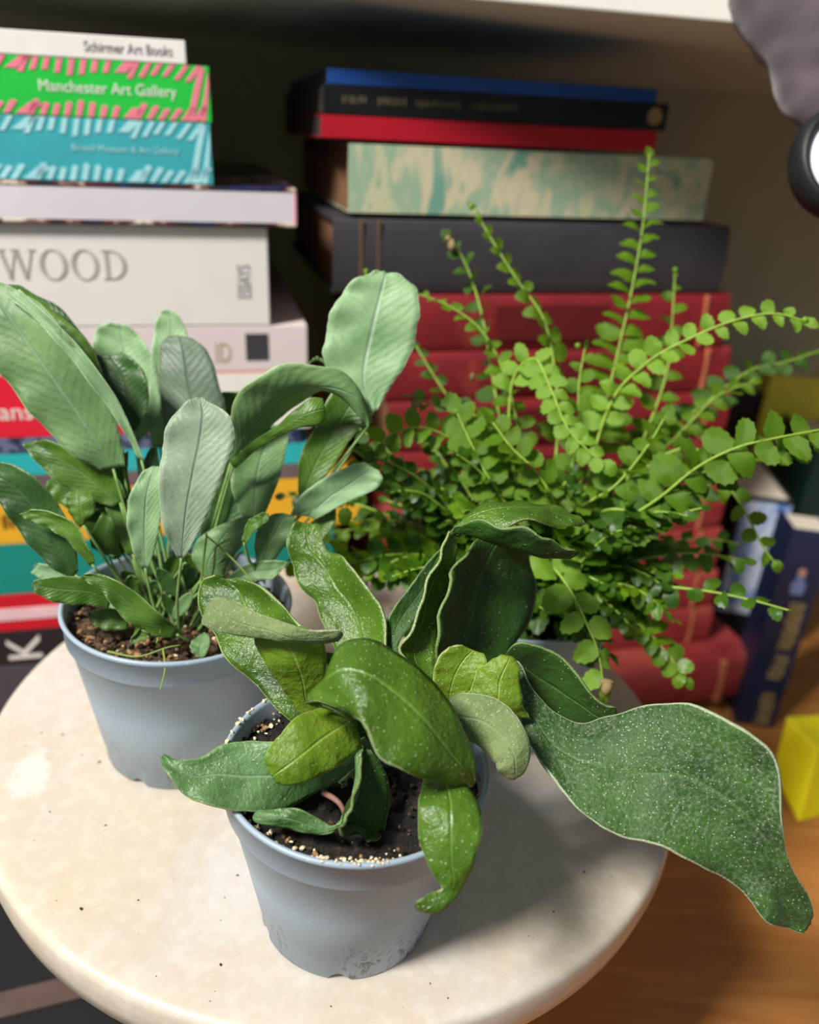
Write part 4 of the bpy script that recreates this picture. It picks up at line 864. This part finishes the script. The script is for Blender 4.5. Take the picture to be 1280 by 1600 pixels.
# yellow faceted box on the desk
pa = onz(1247, 1288, DESK); da = (pa - CAM).dot(FW)
A = pa; Bq = P(1203, 1172, da + .030); E_ = P(1279, 1170, da - .004); Gq = P(1340, 1262, da + .02)
Bq = P(1205, 1205, da + .022); Bq.z = max(Bq.z, DESK + .001)
Ct = P(1228, 1118, da + .018); Ft = P(1345, 1165, da + .012)
Dt = Ct + Ft - E_; Hq = Bq + Gq - A
V = [A, Bq, Hq, Gq, E_, Ct, Dt, Ft]
V = [Vector((v.x, v.y, max(v.z, DESK))) for v in V]
yb = mesh_obj('yellow_box', V, [(0, 1, 2, 3), (4, 7, 6, 5), (0, 4, 5, 1), (3, 2, 6, 7), (0, 3, 7, 4), (1, 5, 6, 2)], C((248, 236, 24), .5, var=.03), smooth=False)
bevel(yb, .002, 3); tag(yb, 'bright yellow faceted box on the desk at the right edge', 'box')

# black folder on the desk, seen under the left of the stand
fo = thing('black_folder', 'black folder with a brown strip on the desk, lower left corner', 'folder', (-.16, .24, DESK))
V, Fc = box_vf(-.28, -.082, .06, .30, DESK, DESK + .022); bevel(mesh_obj('cover', V, Fc, C((26, 27, 30), .45), fo, smooth=False), .003)
a, b = onz(0, 1572, DESK + .0225), onz(130, 1540, DESK + .0225); dd = (b - a).normalized(); nn = Vector((-dd.y, dd.x, 0)) * .006
V = [a - dd * .08 - nn, b + dd * .03 - nn, b + dd * .03 + nn, a - dd * .08 + nn]; V = [v + Vector((0, 0, -.0005)) for v in V] + [v + Vector((0, 0, .0008)) for v in V]
mesh_obj('brown_strip', V, [(0, 3, 2, 1), (4, 5, 6, 7), (0, 1, 5, 4), (1, 2, 6, 5), (2, 3, 7, 6), (3, 0, 4, 7)], C((88, 70, 64), .6), fo, smooth=False)

# cloth figure dangling at the top right
D0 = .36
toy = thing('cloth_toy', 'mauve-grey cloth toy dangling at the top right, black-rimmed white foot', 'soft toy', P(1300, 280, D0))
prof = [(1235, -150, 128), (1262, -60, 122), (1272, 0, 124), (1284, 50, 112), (1296, 90, 92), (1300, 120, 80), (1302, 150, 76), (1306, 180, 66), (1312, 205, 50)]
V, Fc = [], []; n = 36
cs = spline([P(x, y, D0) for x, y, r in prof], 4); rs = spline([Vector((r, 0, 0)) for x, y, r in prof], 4)
for i, (c, r) in enumerate(zip(cs, rs)):
    rad = r.x * D0 / F
    for k in range(n):
        a = 2 * math.pi * k / n; p = c + (RT * math.cos(a) + FW * math.sin(a) * .7) * rad
        p += (p - c).normalized() * (.0045 * noise.noise(p * 38) + .0025 * noise.noise(p * 95)); V.append(p)
for i in range(len(cs) - 1):
    for k in range(n): Fc.append((i * n + k, i * n + (k + 1) % n, (i + 1) * n + (k + 1) % n, (i + 1) * n + k))
Fc.append(tuple(range(n))[::-1]); Fc.append(tuple((len(cs) - 1) * n + k for k in range(n)))
def cloth():
    t = NT('mauve_cloth'); o = t.obj(); t.link(t.ramp(t.noise(o, 30, 4), [(.35, lin((76, 64, 70))), (.65, lin((98, 86, 92)))]), t.b.inputs['Base Color']); t.b.inputs['Roughness'].default_value = .9
    t.b.inputs['Sheen Weight'].default_value = .4; t.bump(t.noise(o, 900, 3), .4, .0005); return t.m
mesh_obj('cloth_limb', V, Fc, cloth(), toy)
def ell(cx, cy, rx, ry, d, depth, name, mat, inner=0, tilt=-.2):
    n = 48; V, Fc = [], []; sec = 12
    for k in range(n):
        a = 2 * math.pi * k / n; ux, uy = math.cos(a), math.sin(a)
        for j in range(sec):
            b = 2 * math.pi * j / sec; q = 1 - inner * .5 * (1 - math.cos(b)) if inner else max(.001, 1 - .5 * (1 - math.cos(b)) * 1.0)
            ex, ey = rx * ux * q, ry * uy * q
            X, Y = ex * math.cos(tilt) - ey * math.sin(tilt), ex * math.sin(tilt) + ey * math.cos(tilt)
            V.append(P(cx + X, cy + Y, d) + FW * depth * math.sin(b))
    for k in range(n):
        for j in range(sec): a0, b0 = k * sec, ((k + 1) % n) * sec; Fc.append((a0 + j, b0 + j, b0 + (j + 1) % sec, a0 + (j + 1) % sec))
    return mesh_obj(name, V, Fc, mat, toy)
ell(1314, 256, 78, 88, D0 - .016, .008, 'black_rim', C((28, 30, 34), .5), inner=.30)
ell(1320, 256, 64, 74, D0 - .018, .006, 'white_foot', C((236, 236, 246), .5, var=.02))
ell(1305, 322, 60, 26, D0 - .004, .008, 'grey_heel', C((150, 148, 146), .7), tilt=.2)
for o in list(bpy.data.objects):
    if '_th' in o.keys(): del o['_th']
